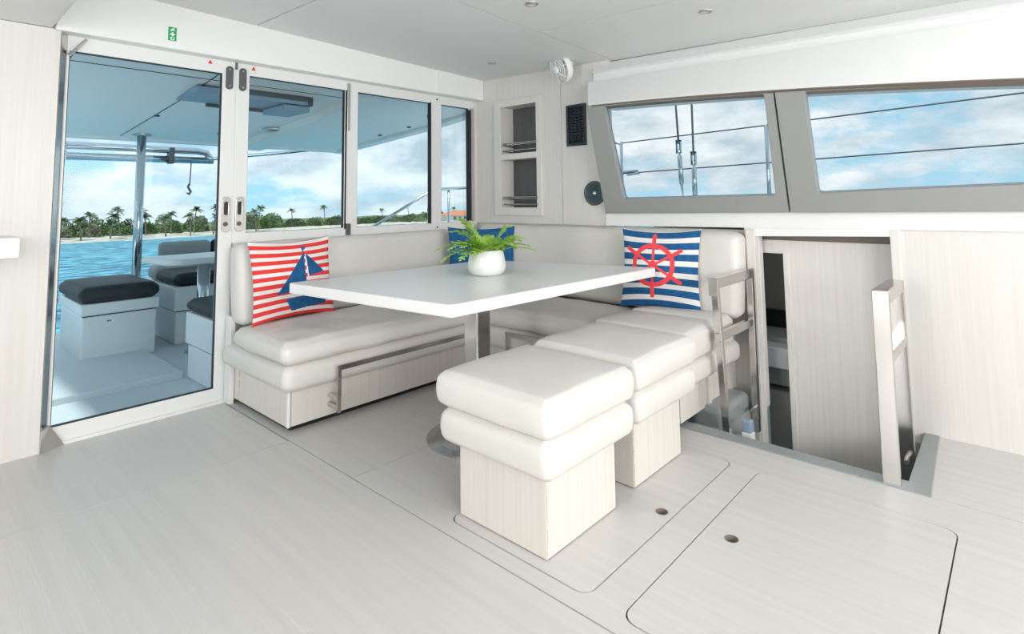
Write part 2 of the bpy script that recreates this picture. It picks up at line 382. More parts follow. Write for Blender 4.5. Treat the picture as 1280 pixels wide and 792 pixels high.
latch(w1, 1.362)
put('hinge_bar', box(2.064, 2.086, 3.404, 3.416, 1.60, 1.93, 0.002), M_steel, w1)
put('black_strip', box(2.054, 2.062, 3.408, 3.42, 0.93, 1.88), M_black, w1)
put('corner_clip', box(2.064, 2.098, 3.400, 3.416, 0.888, 0.965, 0.004), M_dark, w1)
w2 = awin('window_2', 2.09, 2.855, 2.150, 2.803, 'fixed aft window between the latched window and the corner')
put('black_strip', box(2.795, 2.806, 3.408, 3.42, 0.935, 1.884), M_black, w2)
for z in (1.76, 1.03): put('pane_clip', box(2.775, 2.80, 3.40, 3.42, z, z+0.022), M_black, w2)
w3 = awin('window_3', 2.858, 3.27, 2.912, 3.215, 'narrow aft window in the corner by the shelf')
put('black_strip', box(3.195, 3.225, 3.40, 3.42, 0.945, 1.865), M_black, w3)
put('steel_strip', box(3.226, 3.262, 3.395, 3.418, 0.94, 1.88), M_steel, w3)
for z in (1.915, 0.905): put('screw', lathe([(0.007, 0), (0.007, 0.003), (0, 0.003)], (2.868, 3.412, z), (0, -1, 0), 10), M_black, w3)

# ---- right wall
WR = root('wall_right', (3.3, 0.9, 0), 'pale wood starboard wall below and beside the slanted windows', 'wall', kind='structure')
YZ = lambda x: basis((x, 0, 0), (0, -1, 0), (0, 0, 1))       # loops given as (-y, z)
def yz(x, loops, t, bev=0.0): return plate([[(-p[0], p[1]) for p in lp] for lp in loops], t, YZ(x), bev)
def ry(y0, y1, z0, z1): return [(y0, z0), (y1, z0), (y1, z1), (y0, z1)]
NY0, NY1 = 2.735, 3.115
put('wall_panel', yz(3.325, [ry(2.508, 3.46, 0.925, 2.18), ry(NY0, NY1, 1.045, 1.435), ry(NY0, NY1, 1.472, 1.862)], 0.05), M_wood, WR)
put('wall_panel', yz(3.325, [ry(2.10, 2.504, 0.925, 2.18)], 0.05), M_wood, WR)
put('wall_panel', yz(3.345, [ry(1.13, 3.46, -0.05, 0.922)], 0.05), M_wood, WR)
put('wall_panel', yz(3.325, [ry(-2.5, 0.482, -0.05, 0.965)], 0.05, 0.002), M_wood, WR)
put('window_ledge', hexa([(3.285, -2.5, 0.975), (3.285, 2.13, 0.928), (3.55, 2.13, 0.928), (3.55, -2.5, 0.975), (3.297, -2.5, 1.06), (3.297, 2.13, 1.024), (3.55, 2.13, 1.024), (3.55, -2.5, 1.06)]), M_head, WR)
put('stair_beam', hexa([(3.29, 0.46, 0.912), (3.29, 1.20, 0.889), (3.36, 1.20, 0.889), (3.36, 0.46, 0.912), (3.29, 0.46, 0.966), (3.29, 1.20, 0.94), (3.36, 1.20, 0.94), (3.36, 0.46, 0.966)]), M_head, WR)
put('corner_post', box(3.26, 3.335, 1.135, 1.185, -0.35, 0.93, 0.004), M_wood, WR)
put('corner_post', box(3.288, 3.335, 0.462, 0.500, -0.35, 0.96, 0.003), M_wood, WR)
put('reveal_strip', box(3.43, 3.45, 0.40, 1.25, 0.83, 0.97), M_brown, WR)

# header and cove above the side windows (profiles along the wall)
T1 = root('trim_1', (3.25, 0, 1.6), 'white header and cove along the top of the side windows', 'trim', kind='structure')
def lerp(a, b, t): return a + (b - a) * t
def prof(y):
    t = (2.24 - y) / 2.29
    return [(3.33, lerp(2.072, 2.01, t)), (3.265, lerp(2.0, 1.947, t)), (3.225, lerp(1.929, 1.879, t))]
def hb(y):   # lower edge of the header, gently curved
    return 1.730 - 0.030 * (2.11 - y) - 0.0180 * (2.11 - y) ** 2
def sweep(f, ys):
    bm = bmesh.new(); rings = [[bm.verts.new((x, y, z)) for x, z in f(y)] for y in ys]; n = len(rings[0])
    for A, B in zip(rings, rings[1:]):
        for k in range(n): bm.faces.new((A[k], A[(k+1) % n], B[(k+1) % n], B[k]))
    bm.faces.new(rings[0]); bm.faces.new(list(reversed(rings[-1]))); return fin(bm)
ys = [2.2 - 4.7 * k / 24 for k in range(25)]
def f_cove(y):
    p = prof(y); return [p[0], (p[1][0], p[1][1]), (3.285, p[1][1] - 0.012), (3.278, p[2][1]), (3.42, p[2][1]), (3.42, p[0][1])]
def f_head(y):
    p = prof(y); z = hb(y); return [(3.278, p[2][1] + 0.002), (p[2][0] - 0.004, p[2][1] - 0.004), (3.072, z + 0.012), (3.066, z), (3.40, z), (3.42, p[2][1])]
put('cove', sweep(f_cove, ys), M_head, T1)
hm = sweep(f_head, [2.10 - 4.6 * k / 24 for k in range(25)])
for v in hm.vertices:
    if v.co.y > 2.05: v.co.y += 0.55 * (v.co.z - 1.73)
put('header', hm, M_head, T1)

# ---- slanted side window: plane X = 3.3 - 0.26 (z - 1)
SK = math.sqrt(1 + 0.26 ** 2)
LM = basis((3.3, 0, 1.0), (0, -1, 0), (-0.26 / SK, 0, 1 / SK))
def lean(loops, t, off=0.0, bev=0.0):
    m = LM @ Matrix.Translation((0, 0, off)); return plate([[(-y, (z - 1.0) * SK) for y, z in lp] for lp in loops], t, m, bev)
def rq(pts, r, n=5):
    out = []; m = len(pts)
    for i in range(m):
        p = Vector(pts[i]); a = (Vector(pts[i-1]) - p).normalized(); b = (Vector(pts[(i+1) % m]) - p).normalized()
        for k in range(n + 1):
            t = k / n; out.append(tuple((1-t)**2 * (p + a*r) + 2*t*(1-t) * p + t*t * (p + b*r)))
    return out
W4 = root('window_4', (3.25, 0.6, 1.02), 'slanted grey-framed side windows overlooking the side deck', 'window', kind='structure')
def tl(y0, y1, d, n=8): return [(lerp(y0, y1, k / n), hb(lerp(y0, y1, k / n)) + d) for k in range(n + 1)]
put('window_frame', lean([tl(2.128, 0.952, 0.008) + [(0.952, 1.035), (2.119, 1.020)], rq(tl(2.0, 0.993, -0.004, 3) + [(1.004, 1.122), (1.966, 1.110)], 0.02)], 0.05, 0.0, 0.003), M_grey, W4)
put('window_frame', lean([tl(0.936, -2.45, 0.008, 12) + [(-2.45, 1.07), (0.0, 1.048), (0.936, 1.036)], rq(tl(0.80, -1.25, -0.004, 8) + [(-1.25, 1.20), (0.0, 1.156), (0.797, 1.132)], 0.02)], 0.05, 0.006, 0.003), M_grey, W4)
put('mullion_groove', lean([[(0.965, hb(0.965)), (0.920, hb(0.920)), (0.920, 1.045), (0.965, 1.045)]], 0.020, -0.012), M_grey, W4)
put('glass_pane', lean([tl(2.03, 0.97, 0.0, 3) + [(0.97, 1.09), (2.0, 1.08)]], 0.006, -0.010), G_side, W4)
put('glass_pane', lean([tl(0.83, -1.3, 0.0, 6) + [(-1.3, 1.12), (0.83, 1.10)]], 0.006, -0.010), G_side, W4)
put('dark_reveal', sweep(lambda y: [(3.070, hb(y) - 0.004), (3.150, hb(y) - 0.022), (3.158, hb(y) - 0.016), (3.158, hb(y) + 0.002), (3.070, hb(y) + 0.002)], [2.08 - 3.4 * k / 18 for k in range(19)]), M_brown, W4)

# ---- walls behind the camera, with their window openings
WF = root('wall_front', (0.5, -2.55, 0), 'white forward wall with a wide window opening', 'wall', kind='structure')
put('wall_panel', plate([[(-2.4, -0.05), (3.4, -0.05), (3.4, 2.2), (-2.4, 2.2)], [(-1.3, 1.0), (2.5, 1.0), (2.5, 1.9), (-1.3, 1.9)]], 0.06, XZ(-2.53)), M_wood, WF)
WP = root('wall_port', (-2.35, 0.4, 0), 'white port wall with window openings', 'wall', kind='structure')
put('wall_panel', plate([[(2.5, -0.05), (-3.4, -0.05), (-3.4, 2.2), (2.5, 2.2)], [(0.7, 0.95), (-2.5, 0.95), (-2.5, 1.85), (0.7, 1.85)]], 0.06, YZ(-2.33)), M_wood, WP)

# ---- stairwell
ST = root('stairwell', (3.0, 0.8, -0.6), 'stairwell lined in pale wood with a grey floor rim', 'stairwell', kind='structure')
put('floor_rim', plate([[(2.635, 0.328), (3.300, 0.362), (3.300, 0.412), (2.712, 0.402), (2.712, 1.33), (2.635, 1.33)]], 0.022, Matrix.Translation((0, 0, -0.006)), 0.003), M_liner, ST)
put('stair_wall', yz(3.43, [ry(0.36, 1.02, -0.9, 0.862)], 0.03, 0.002), M_wood, ST)
put('door_jamb', yz(3.425, [ry(1.005, 1.03, -0.9, 0.80)], 0.05, 0.002), M_wood, ST)
put('lintel', yz(3.43, [ry(1.021, 1.26, 0.79, 0.862)], 0.03, 0.002), M_wood, ST)
put('door_jamb', yz(3.425, [ry(1.175, 1.26, -0.9, 0.80)], 0.05, 0.002), M_wood, ST)
put('well_side', box(2.70, 3.42, 0.345, 0.398, -0.9, -0.004), M_liner, ST)
put('well_front', box(2.66, 2.71, 0.40, 1.40, -0.9, -0.018), M_liner, ST)
put('stair_tread', box(2.71, 3.02, 0.40, 1.16, -0.34, -0.30, 0.006), M_liner, ST)
put('stair_tread', box(3.02, 3.41, 0.40, 1.16, -0.62, -0.58, 0.006), M_liner, ST)
put('well_bottom', box(2.66, 4.6, 0.35, 1.9, -0.93, -0.89), M_floor, ST)
# moulded grey ledge beside the settee
put('moulded_ledge', rbox(2.69, 3.24, 1.175, 1.36, -0.20, -0.045, 0.03), M_liner, ST, smooth=True)
put('moulded_step', rbox(2.86, 3.24, 1.19, 1.36, -0.10, 0.045, 0.035), M_liner, ST, smooth=True)
put('ledge_side', box(2.70, 3.42, 1.16, 1.40, -0.9, -0.10), M_liner, ST)
# cabin glimpsed through the doorway
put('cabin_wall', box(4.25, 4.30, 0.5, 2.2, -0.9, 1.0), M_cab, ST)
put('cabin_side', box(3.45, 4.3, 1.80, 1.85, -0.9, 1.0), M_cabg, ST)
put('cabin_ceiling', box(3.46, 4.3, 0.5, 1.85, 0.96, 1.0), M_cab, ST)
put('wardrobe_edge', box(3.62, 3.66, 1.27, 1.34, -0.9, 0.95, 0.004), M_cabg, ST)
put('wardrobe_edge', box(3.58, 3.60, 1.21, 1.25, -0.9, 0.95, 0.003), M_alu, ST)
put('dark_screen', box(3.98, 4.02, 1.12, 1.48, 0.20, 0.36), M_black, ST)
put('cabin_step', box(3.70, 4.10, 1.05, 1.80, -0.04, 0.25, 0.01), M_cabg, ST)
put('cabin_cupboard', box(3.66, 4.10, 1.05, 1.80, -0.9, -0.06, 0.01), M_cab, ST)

# ================================================================== CORNER SETTEE
SE = root('corner_settee', (2.0, 3.0, 0), 'built-in L-shaped settee base of pale wood with padded cream rim', 'settee')
put('base', box(1.33, 2.62, 2.70, 3.40, 0.03, 0.30, 0.002), M_woodX, SE)
put('base', box(2.60, 3.31, 1.29, 3.40, 0.03, 0.30, 0.002), M_woodX, SE)
put('toe_kick', boxes([(1.36, 2.66, 2.735, 3.40, -0.001, 0.032), (2.64, 3.30, 1.33, 3.40, -0.001, 0.032)]), M_black, SE)
put('corner_strip', box(1.326, 1.340, 2.690, 2.706, 0.03, 0.22, 0.003), M_white, SE)
put('end_joint', box(1.327, 1.331, 3.262, 3.268, 0.035, 0.25), M_edge, SE)
put('front_panel', box(1.345, 2.60, 2.688, 2.705, 0.035, 0.22, 0.002), M_woodX, SE)
put('base_divider', box(2.895, 2.935, 1.275, 1.30, 0.03, 0.30, 0.002), M_wood, SE)
put('padded_rim', rbox(1.285, 2.58, 2.635, 3.40, 0.200, 0.335, 0.045, 0, 14, 0.006), M_leather, SE, smooth=True)
put('padded_rim', rbox(2.525, 3.28, 1.70, 3.40, 0.20, 0.335, 0.045, 0, 14, 0.006), M_leather, SE, smooth=True)
put('padded_rim', rbox(2.525, 2.868, 1.215, 1.74, 0.205, 0.335, 0.045, 0, 8, 0.006), M_leather, SE, smooth=True)
put('padded_rim', rbox(2.885, 3.20, 1.215, 1.74, 0.205, 0.335, 0.045, 0, 8, 0.006), M_leather, SE, smooth=True)
# steel foot rails on the two fronts
def bar(pts):
    bm = bmesh.new()
    for b in pts: boxbm(bm, *b)
    return fin(bm)
r1 = put('foot_rail', bar([(1.536, 1.556, 2.594, 2.606, 0.066, 0.272), (1.536, 2.50, 2.594, 2.606, 0.272, 0.296)]), M_chrome, SE)
for z in (0.090, 0.135): put('rail_mount', lathe([(0.013, 0), (0.013, 0.095)], (1.546, 2.600, z), (0, 1, 0), 14), M_steel, r1)
put('rail_mount', lathe([(0.010, 0), (0.010, 0.05)], (2.40, 2.600, 0.284), (0, 1, 0), 14), M_steel, r1)
r2 = put('foot_rail', bar([(2.484, 2.496, 2.318, 2.336, 0.07, 0.304), (2.484, 2.496, 1.75, 2.336, 0.304, 0.330)]), M_chrome, SE)
for z in (0.10, 0.20): put('rail_mount', lathe([(0.012, 0), (0.012, 0.11)], (2.49, 2.327, z), (1, 0, 0), 14), M_steel, r2)

put('seat_cushion', rbox(1.275, 2.515, 2.63, 3.215, 0.334, 0.444, 0.035, 0.022, 20, 0.012, 0.010, 3), M_leather, None,
    'long cream leather seat cushion beneath the red striped pillow', 'cushion', 'settee seat cushions', smooth=True)
put('seat_cushion', rbox(2.52, 3.08, 1.735, 3.215, 0.334, 0.447, 0.045, 0.02, 14, 0.006, 0.006, 5), M_leather, None,
    'cream leather seat cushion filling the settee corner behind the table', 'cushion', 'settee seat cushions', smooth=True)
put('seat_cushion', rbox(2.505, 2.868, 1.205, 1.728, 0.334, 0.480, 0.030, 0.012, 8, 0.008, 0.004, 8), M_leather, None,
    'cream leather end seat cushion between the second stool and the steel rail', 'cushion', 'settee seat cushions', smooth=True)
put('seat_cushion', rbox(2.882, 3.08, 1.205, 1.728, 0.334, 0.480, 0.030, 0.012, 8, 0.008, 0.004, 9), M_leather, None,
    'narrow cream leather cushion against the starboard backrest behind the steel rail', 'cushion', 'settee seat cushions', smooth=True)
def slant_block(x0, x1, y0, y1, z0, z1, dx=0, dy=0, **k):
    me = rbox(x0, x1, y0, y1, z0, z1, 0.045, 0.004, 16, 0.008, **k)
    for v in me.vertices:
        t = (v.co.z - z0) / (z1 - z0); v.co.x += dx * t; v.co.y += dy * t
    return me
put('back_cushion', slant_block(1.305, 3.16, 3.225, 3.355, 0.435, 0.885, dy=0.045, wr=0.006, seed=2), M_leather, None,
    'long cream leather back cushion under the aft windows', 'cushion', 'settee back cushions', smooth=True)
put('back_cushion', slant_block(3.085, 3.235, 1.185, 3.215, 0.445, 0.915, dx=0.05, wr=0.010, seed=6), M_leather, None,
    'long cream leather back cushion along the starboard wall', 'cushion', 'settee back cushions', smooth=True)

# ================================================================== STOOLS
def stool(x0, x1, y0, y1, label, seed):
    s = root('stool', ((x0+x1)/2, (y0+y1)/2, 0.001), label, 'stool', 'stools by the table')
    t = 0.018
    b = put('base', box(x0+0.002, x1-0.002, y0+0.002, y1-0.002, 0.004, 0.29, 0.002), M_woodX, s)
    put('base_foot', box(x0+0.008, x1-0.008, y0+0.008, y1-0.008, 0.001, 0.006), M_black, s)
    put('edge_joint', box(x0 + 0.004, x0 + 0.006, y0 - 0.0005, y0 + 0.004, 0.006, 0.28), M_edge, b)
    o = 0.052
    put('padded_rim', rbox(x0-o, x1+o-0.018, y0-o, y1+o-0.02, 0.256, 0.384, 0.030, 0, 8, 0.014), M_leather, s, smooth=True)
    put('seat_cushion', rbox(x0-o-0.006, x1+o-0.014, y0-o-0.006, y1+o, 0.381, 0.505, 0.026, 0.010, 10, 0.012, 0.003, seed), M_leather, s, smooth=True)
stool(1.412, 1.812, 1.160, 1.560, 'square cream leather stool furthest from the steel stair rail', 11)
stool(1.970, 2.370, 1.178, 1.578, 'square cream leather stool between the first stool and the settee end', 14)

# ================================================================== TABLE
TB = root('dining_table', (1.915, 1.985, 0.001), 'white rectangular dining table on a polished steel column', 'table')
top = rq([(1.330, 2.705), (1.445, 1.640), (2.925, 1.575), (2.640, 2.640)], 0.018, 4)
put('table_top', plate([top], 0.050, Matrix.Translation((0, 0, 0.695)), 0.006), M_table, TB)
put('column', box(1.872, 1.962, 1.940, 2.030, 0.012, 0.672, 0.006), M_chrome, TB)
put('column_sleeve', box(1.866, 1.968, 1.934, 2.036, 0.012, 0.34, 0.006), M_chrome, TB)
put('top_bracket', box(1.70, 2.15, 1.86, 2.12, 0.655, 0.671, 0.003), M_steel, TB)
put('base_plate', lathe([(0.24, 0.0), (0.24, 0.008), (0.20, 0.014), (0, 0.015)], (1.915, 1.985, 0.001), n=48), M_chrome, TB)

# ================================================================== PILLOWS
def inpoly(p, poly):
    x, y = p; c = False; n = len(poly)
    for i in range(n):
        x1, y1 = poly[i]; x2, y2 = poly[i-1]
        if (y1 > y) != (y2 > y) and x < (x2-x1)*(y-y1)/(y2-y1) + x1: c = not c
    return c
def segd(p, a, b):
    p, a, b = Vector(p), Vector(a), Vector(b); d = b - a; t = max(0, min(1, (p-a).dot(d) / d.length_squared)); return (p - a - t*d).length
def pat_boat(u, v):        # u right, v up, 0..1
    if inpoly((u, v), [(0.23, 0.305), (0.60, 0.83), (0.605, 0.335)]) : return 1
    if inpoly((u, v), [(0.625, 0.815), (0.875, 0.545), (0.645, 0.505)]) : return 1
    if inpoly((u, v), [(0.34, 0.235), (0.89, 0.275), (0.86, 0.12), (0.42, 0.07)]): return 1
    if inpoly((u, v), [(0.575, 0.925), (0.655, 0.90), (0.605, 0.865)]): return 1
    if segd((u, v), (0.592, 0.92), (0.605, 0.78)) < 0.008: return 1
    if segd((u, v), (0.615, 0.80), (0.64, 0.50)) < 0.010: return 2
    if segd((u, v), (0.64, 0.33), (0.64, 0.25)) < 0.006 or segd((u, v), (0.67, 0.33), (0.67, 0.25)) < 0.006: return 1
    return 0 if ((v * 10.0 + 0.05) % 1.0) < 0.52 else 2
def pat_wheel(u, v):
    c = (0.44, 0.535); R = 0.26; d = math.hypot(u - c[0], v - c[1])
    if abs(d - R) < 0.030 or d < 0.058: return 0
    for k in range(6):
        a = PI/2 + k * PI/3 - 0.02; e_ = (c[0] + 0.405*math.cos(a), c[1] + 0.405*math.sin(a)); q = (c[0] + 0.29*math.cos(a), c[1] + 0.29*math.sin(a))
        if segd((u, v), c, q) < 0.017 or segd((u, v), q, e_) < 0.026: return 0
    return 1 if ((v * 6.62 + 0.05) % 1.0) < 0.58 else 2
def pat_anchor(u, v):
    p = (u - 0.5, v - 0.5); a = 0.35
    p = (p[0]*math.cos(a) + p[1]*math.sin(a) - 0.02, -p[0]*math.sin(a) + p[1]*math.cos(a)); w = 0.018
    if abs(math.hypot(p[0], p[1] - 0.33) - 0.06) < w: return 2
    if segd(p, (0, 0.27), (0, -0.28)) < w or segd(p, (-0.13, 0.18), (0.13, 0.18)) < w: return 2
    if abs(math.hypot(p[0], p[1] + 0.02) - 0.27) < w*1.2 and p[1] < -0.05: return 2
    if segd(p, (-0.27, -0.05), (-0.18, -0.08)) < w or segd(p, (0.27, -0.05), (0.18, -0.08)) < w: return 2
    return 1
def pillow(w, h, T, pat, mtx, mats, label, n=150, seed=0):
    from mathutils import noise
    bm = bmesh.new(); G = [[None]*(n+1) for _ in range(n+1)]; B = [[None]*(n+1) for _ in range(n+1)]
    def pos(i, j, s):
        u, v = 2*i/n - 1, 2*j/n - 1
        x = w/2*u*(1 - 0.075*(1 - v*v)); y = h/2*v*(1 - 0.095*(1 - u*u))
        t = T * (max(0, (1-u*u)) ** 0.55) * (max(0, (1-v*v)) ** 0.55)
        t *= 1 + 0.10 * noise.noise(Vector((u*2.2 + seed, v*2.2, s)))
        return mtx @ Vector((x, y, s * t))
    for i in range(n+1):
        for j in range(n+1):
            G[i][j] = bm.verts.new(pos(i, j, 1))
            B[i][j] = G[i][j] if i in (0, n) or j in (0, n) else (bm.verts.new(pos(i, j, -1)))
    st = 1
    for i in range(n):
        for j in range(n):
            f = bm.faces.new((G[i][j], G[i+1][j], G[i+1][j+1], G[i][j+1])); f.material_index = pat((i+.5)/n, (j+.5)/n)
            f = bm.faces.new((B[i][j], B[i][j+1], B[i+1][j+1], B[i+1][j])); f.material_index = 2 if pat is not pat_anchor else 1
    me = bpy.data.meshes.new('m'); bm.to_mesh(me); bm.free()
    return put('throw_pillow', me, mats, None, label, 'pillow', 'nautical throw pillows', smooth=True)
def pmat(c, right, up):
    u = nrm(right); v = Vector(up); v = (v - v.dot(u)*u).normalized(); return basis(c, u, v)
pillow(0.500, 0.462, 0.066, pat_boat, pmat((1.578, 3.168, 0.676), (1, 0.02, 0.012), (-0.03, 0.16, 1)), [M_linen_r, M_linen_b, M_linen_w],
       'red and white striped pillow with a blue sailboat', seed=1)
pillow(0.470, 0.468, 0.062, pat_wheel, pmat((3.030, 1.600, 0.702), (0.20, -1, 0.0), (0.17, 0.03, 1)), [M_wheel, M_linen_b, M_linen_w],
       'blue and white striped pillow with a red ship wheel', seed=2)
pillow(0.50, 0.46, 0.058, pat_anchor, pmat((2.92, 2.97, 0.690), (1, -0.90, 0.0), (0.12, 0.14, 1)), [M_linen_r, M_linen_b, M_linen_w],
       'navy blue pillow in the settee corner behind the fern', n=90, seed=3)

# ================================================================== FERN
PT = root('potted_fern', (2.13, 2.13, 0.7205), 'bright green fern in a rounded white ceramic pot on the table', 'plant')
pc = (2.13, 2.13, 0.7205)
put('pot', lathe([(0.0, 0.0), (0.070, 0.0), (0.089, 0.012), (0.100, 0.034), (0.101, 0.055), (0.094, 0.095), (0.087, 0.128), (0.084, 0.132), (0.080, 0.130), (0.078, 0.105), (0.0, 0.105)], pc, n=48, cap=False), M_pot, PT, smooth=True)
put('soil', lathe([(0.0, 0.112), (0.079, 0.108), (0.079, 0.10)], pc, n=24, cap=False), M_soil, PT)
def frond(az_, L_, rise, droop):
    d = Vector((math.cos(az_), math.sin(az_), 0)); base = Vector(pc) + Vector((0, 0, 0.105)) + d * 0.03
    bm = bmesh.new(); n = 15; pts = []
    for k in range(n + 1):
        t = k / n; pts.append(base + d * (L_ * t) * (0.55 + 0.45 * t) + Vector((0, 0, rise * math.sin(min(t * 1.5, PI/2 + 0.4)) - droop * t * t * t)))
    tubebm(bm, pts, [0.0022 * (1 - 0.7 * k / n) for k in range(n + 1)], 5)
    for k in range(2, n + 1):
        t = k / n; tg = (pts[k] - pts[k-1]).normalized(); sd = tg.cross(Vector((0, 0, 1)))
        if sd.length < 0.05: sd = Vector((-d.y, d.x, 0))
        sd.normalize(); nn = sd.cross(tg)
        ln = 0.066 * math.sin(PI * min(1, 0.16 + 0.84 * t) ** 0.8) ** 0.7 + 0.010
        for s in (-1, 1):
            o = pts[k]; dr = (sd * s + tg * 0.55 + nn * random.uniform(-0.15, 0.3)).normalized(); wd = tg * 0.0100
            a, b, c, e_ = o - wd*0.5, o + dr*ln*0.55 - wd*0.9 + nn*0.004, o + dr*ln, o + dr*ln*0.55 + wd*0.9 + nn*0.004
            f_ = o + wd*0.5
            vs = [bm.verts.new(p) for p in (a, b, c, e_, f_)]; bm.faces.new(vs)
    me = bpy.data.meshes.new('m'); bm.normal_update(); bm.to_mesh(me); bm.free(); return me
specs = [(a_, l_ * 0.72, r_ * (0.55 if 0 < a_ < 1.6 else 0.95), d_ * 0.72) for a_, l_, r_, d_ in [(2.45, .33, .10, .10), (2.75, .30, .06, .11), (2.1, .24, .14, .02), (-0.55, .30, .08, .06), (-0.80, .33, .06, .06), (-0.25, .26, .10, .05), (0.2, .22, .13, .05),
         (1.4, .20, .15, .04), (0.8, .22, .12, .05), (-1.2, .20, .08, .05), (-2.0, .17, .07, .04), (3.1, .20, .09, .05), (-2.7, .20, .06, .06), (1.9, .20, .19, 0), (2.5, .16, .20, 0), (-0.6, .14, .15, .0), (1.0, .10, .16, 0), (-1.6, .22, .10, .05), (0.5, .26, .10, .07), (1.1, .25, .12, .06), (-0.95, .25, .12, .05), (2.9, .27, .10, .08), (-3.0, .26, .05, .08)]]
for sp in specs: put('frond', frond(*sp), M_leaf, PT)

# ================================================================== STAIR RAILS
def rail(y, w, t, x0, x1, zt, zm, label, xb0, xb1, zb):
    r = root('stair_rail', ((x0+x1)/2, y, zb), label, 'handrail', 'steel rails at the stairwell')
    def post(xt, xb, t): return hexa([(xb, y-w/2, zb), (xb+t, y-w/2, zb), (xb+t, y+w/2, zb), (xb, y+w/2, zb), (xt, y-w/2, zt), (xt+t, y-w/2, zt), (xt+t, y+w/2, zt), (xt, y+w/2, zt)], 0.003)
    put('post', post(x0, xb0, t), M_chrome, r); put('post', post(x1, xb1, t), M_chrome, r)
    put('top_bar', box(x0 + 0.002, x1 + t - 0.002, y-w/2+0.001, y+w/2-0.001, zt - 0.05, zt + 0.002, 0.003), M_chrome, r)
    put('middle_bar', box(x0 + 0.02, x1 + t - 0.004, y-w/2+0.003, y+w/2-0.003, zm - 0.042, zm, 0.003), M_chrome, r)
    put('deck_bracket', tube([(xb1 - 0.06, y - 0.005, -0.02), (xb1 + 0.01, y, -0.02)], 0.010, 10), M_steel, r)
    return r
ra = rail(1.150, 0.034, 0.030, 2.712, 3.190, 0.718, 0.452, 'steel hand rail beside the cream settee end', 2.800, 3.190, -0.15)
put('top_plate', box(2.704, 2.716, 1.126, 1.172, 0.635, 0.718, 0.002), M_chrome, ra)
rb = rail(0.448, 0.060, 0.022, 2.650, 3.000, 0.738, 0.50, 'steel hand rail at the wood panel end of the stairwell', 2.640, 3.015, -0.12)
# bottle in the well
BT = root('spray_bottle', (2.93, 1.095, -0.30), 'white plastic bottle with a grey head in the stairwell', 'bottle')
put('bottle_body', hexa([(2.895, 1.065, -0.30), (2.965, 1.065, -0.30), (2.965, 1.125, -0.30), (2.895, 1.125, -0.30), (2.905, 1.07, -0.055), (2.955, 1.07, -0.055), (2.955, 1.12, -0.055), (2.905, 1.12, -0.055)], 0.006), M_white, BT)
put('bottle_head', box(2.908, 2.952, 1.072, 1.118, -0.056, 0.005, 0.008), M_shade, BT)

# ================================================================== WALL FITTINGS
# open shelf set into the corner wall
SH = root('wall_shelf', (3.3, 2.925, 0.98), 'two-tier recessed shelf with grey backs in the corner wall', 'shelf')
put('frame', yz(3.292, [ry(2.693, 3.185, 0.990, 1.912), ry(NY0, NY1, 1.047, 1.433), ry(NY0, NY1, 1.474, 1.860)], 0.020, 0.003), M_wood, SH)
for z0, z1 in ((1.045, 1.435), (1.472, 1.862)):
    put('compartment', bar([(3.345, 3.455, NY1, NY1+0.012, z0, z1), (3.345, 3.455, NY0-0.012, NY0, z0, z1), (3.345, 3.455, NY0, NY1, z0-0.012, z0), (3.345, 3.455, NY0, NY1, z1, z1+0.012)]), M_wood, SH)
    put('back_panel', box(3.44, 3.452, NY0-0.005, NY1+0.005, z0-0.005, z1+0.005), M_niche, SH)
    for dz in (0.075, 0.012 + 0.14 - 0.075 + 0.01):
        put('fiddle_rail', tube([(3.285, NY0 - 0.01, z0 + dz), (3.285, NY1 - 0.03, z0 + dz), (3.30, NY1 - 0.02, z0 + dz), (3.44, NY1 - 0.02, z0 + dz - 0.01)], 0.004, 8), M_chrome, SH)
    put('fiddle_rail', tube([(3.285, NY0 - 0.01, z0 + 0.03), (3.285, NY1 - 0.03, z0 + 0.03), (3.44, NY1 - 0.02, z0 + 0.02)], 0.004, 8), M_chrome, SH)
# ventilation grille
VE = root('air_vent', (3.298, 2.365, 1.50), 'navy blue rectangular air grille on the wood wall', 'vent')
put('frame', yz(3.292, [ry(2.282, 2.447, 1.497, 1.792), ry(2.297, 2.432, 1.512, 1.777)], 0.016, 0.003), M_vent, VE)
put('backing', yz(3.297, [ry(2.295, 2.434, 1.51, 1.779)], 0.004), M_black, VE)
for k in range(12):
    z = 1.520 + k * 0.0215
    put('slat', hexa([(3.284, 2.297, z), (3.284, 2.432, z), (3.296, 2.432, z + 0.008), (3.296, 2.297, z + 0.008), (3.284, 2.297, z + 0.004), (3.284, 2.432, z + 0.004), (3.296, 2.432, z + 0.012), (3.296, 2.297, z + 0.012)]), M_vent, VE)
for k in range(3): put('bar', box(3.286, 3.290, 2.328 + k*0.034, 2.332 + k*0.034, 1.512, 1.777), M_vent, VE)
# loudspeaker
SPK = root('wall_speaker', (3.298, 2.222, 1.062), 'small round dark speaker beside the slanted window', 'speaker')
put('rim', lathe([(0.086, 0.0), (0.086, 0.010), (0.078, 0.018), (0.068, 0.016), (0.066, 0.008)], (3.3, 2.222, 1.150), (-1, 0, 0), 40, cap=False), M_dark, SPK, smooth=True)
put('cone', lathe([(0.067, 0.010), (0.03, 0.002), (0.0, 0.002)], (3.3, 2.222, 1.150), (-1, 0, 0), 32, cap=False), pbr('speaker cone', (0.035, 0.07, 0.09), 0.4), SPK, smooth=True)
put('dome', lathe([(0.018, 0.003), (0.016, 0.010), (0.008, 0.014), (0.0, 0.015)], (3.3, 2.222, 1.150), (-1, 0, 0), 20, cap=False), M_steel, SPK, smooth=True)
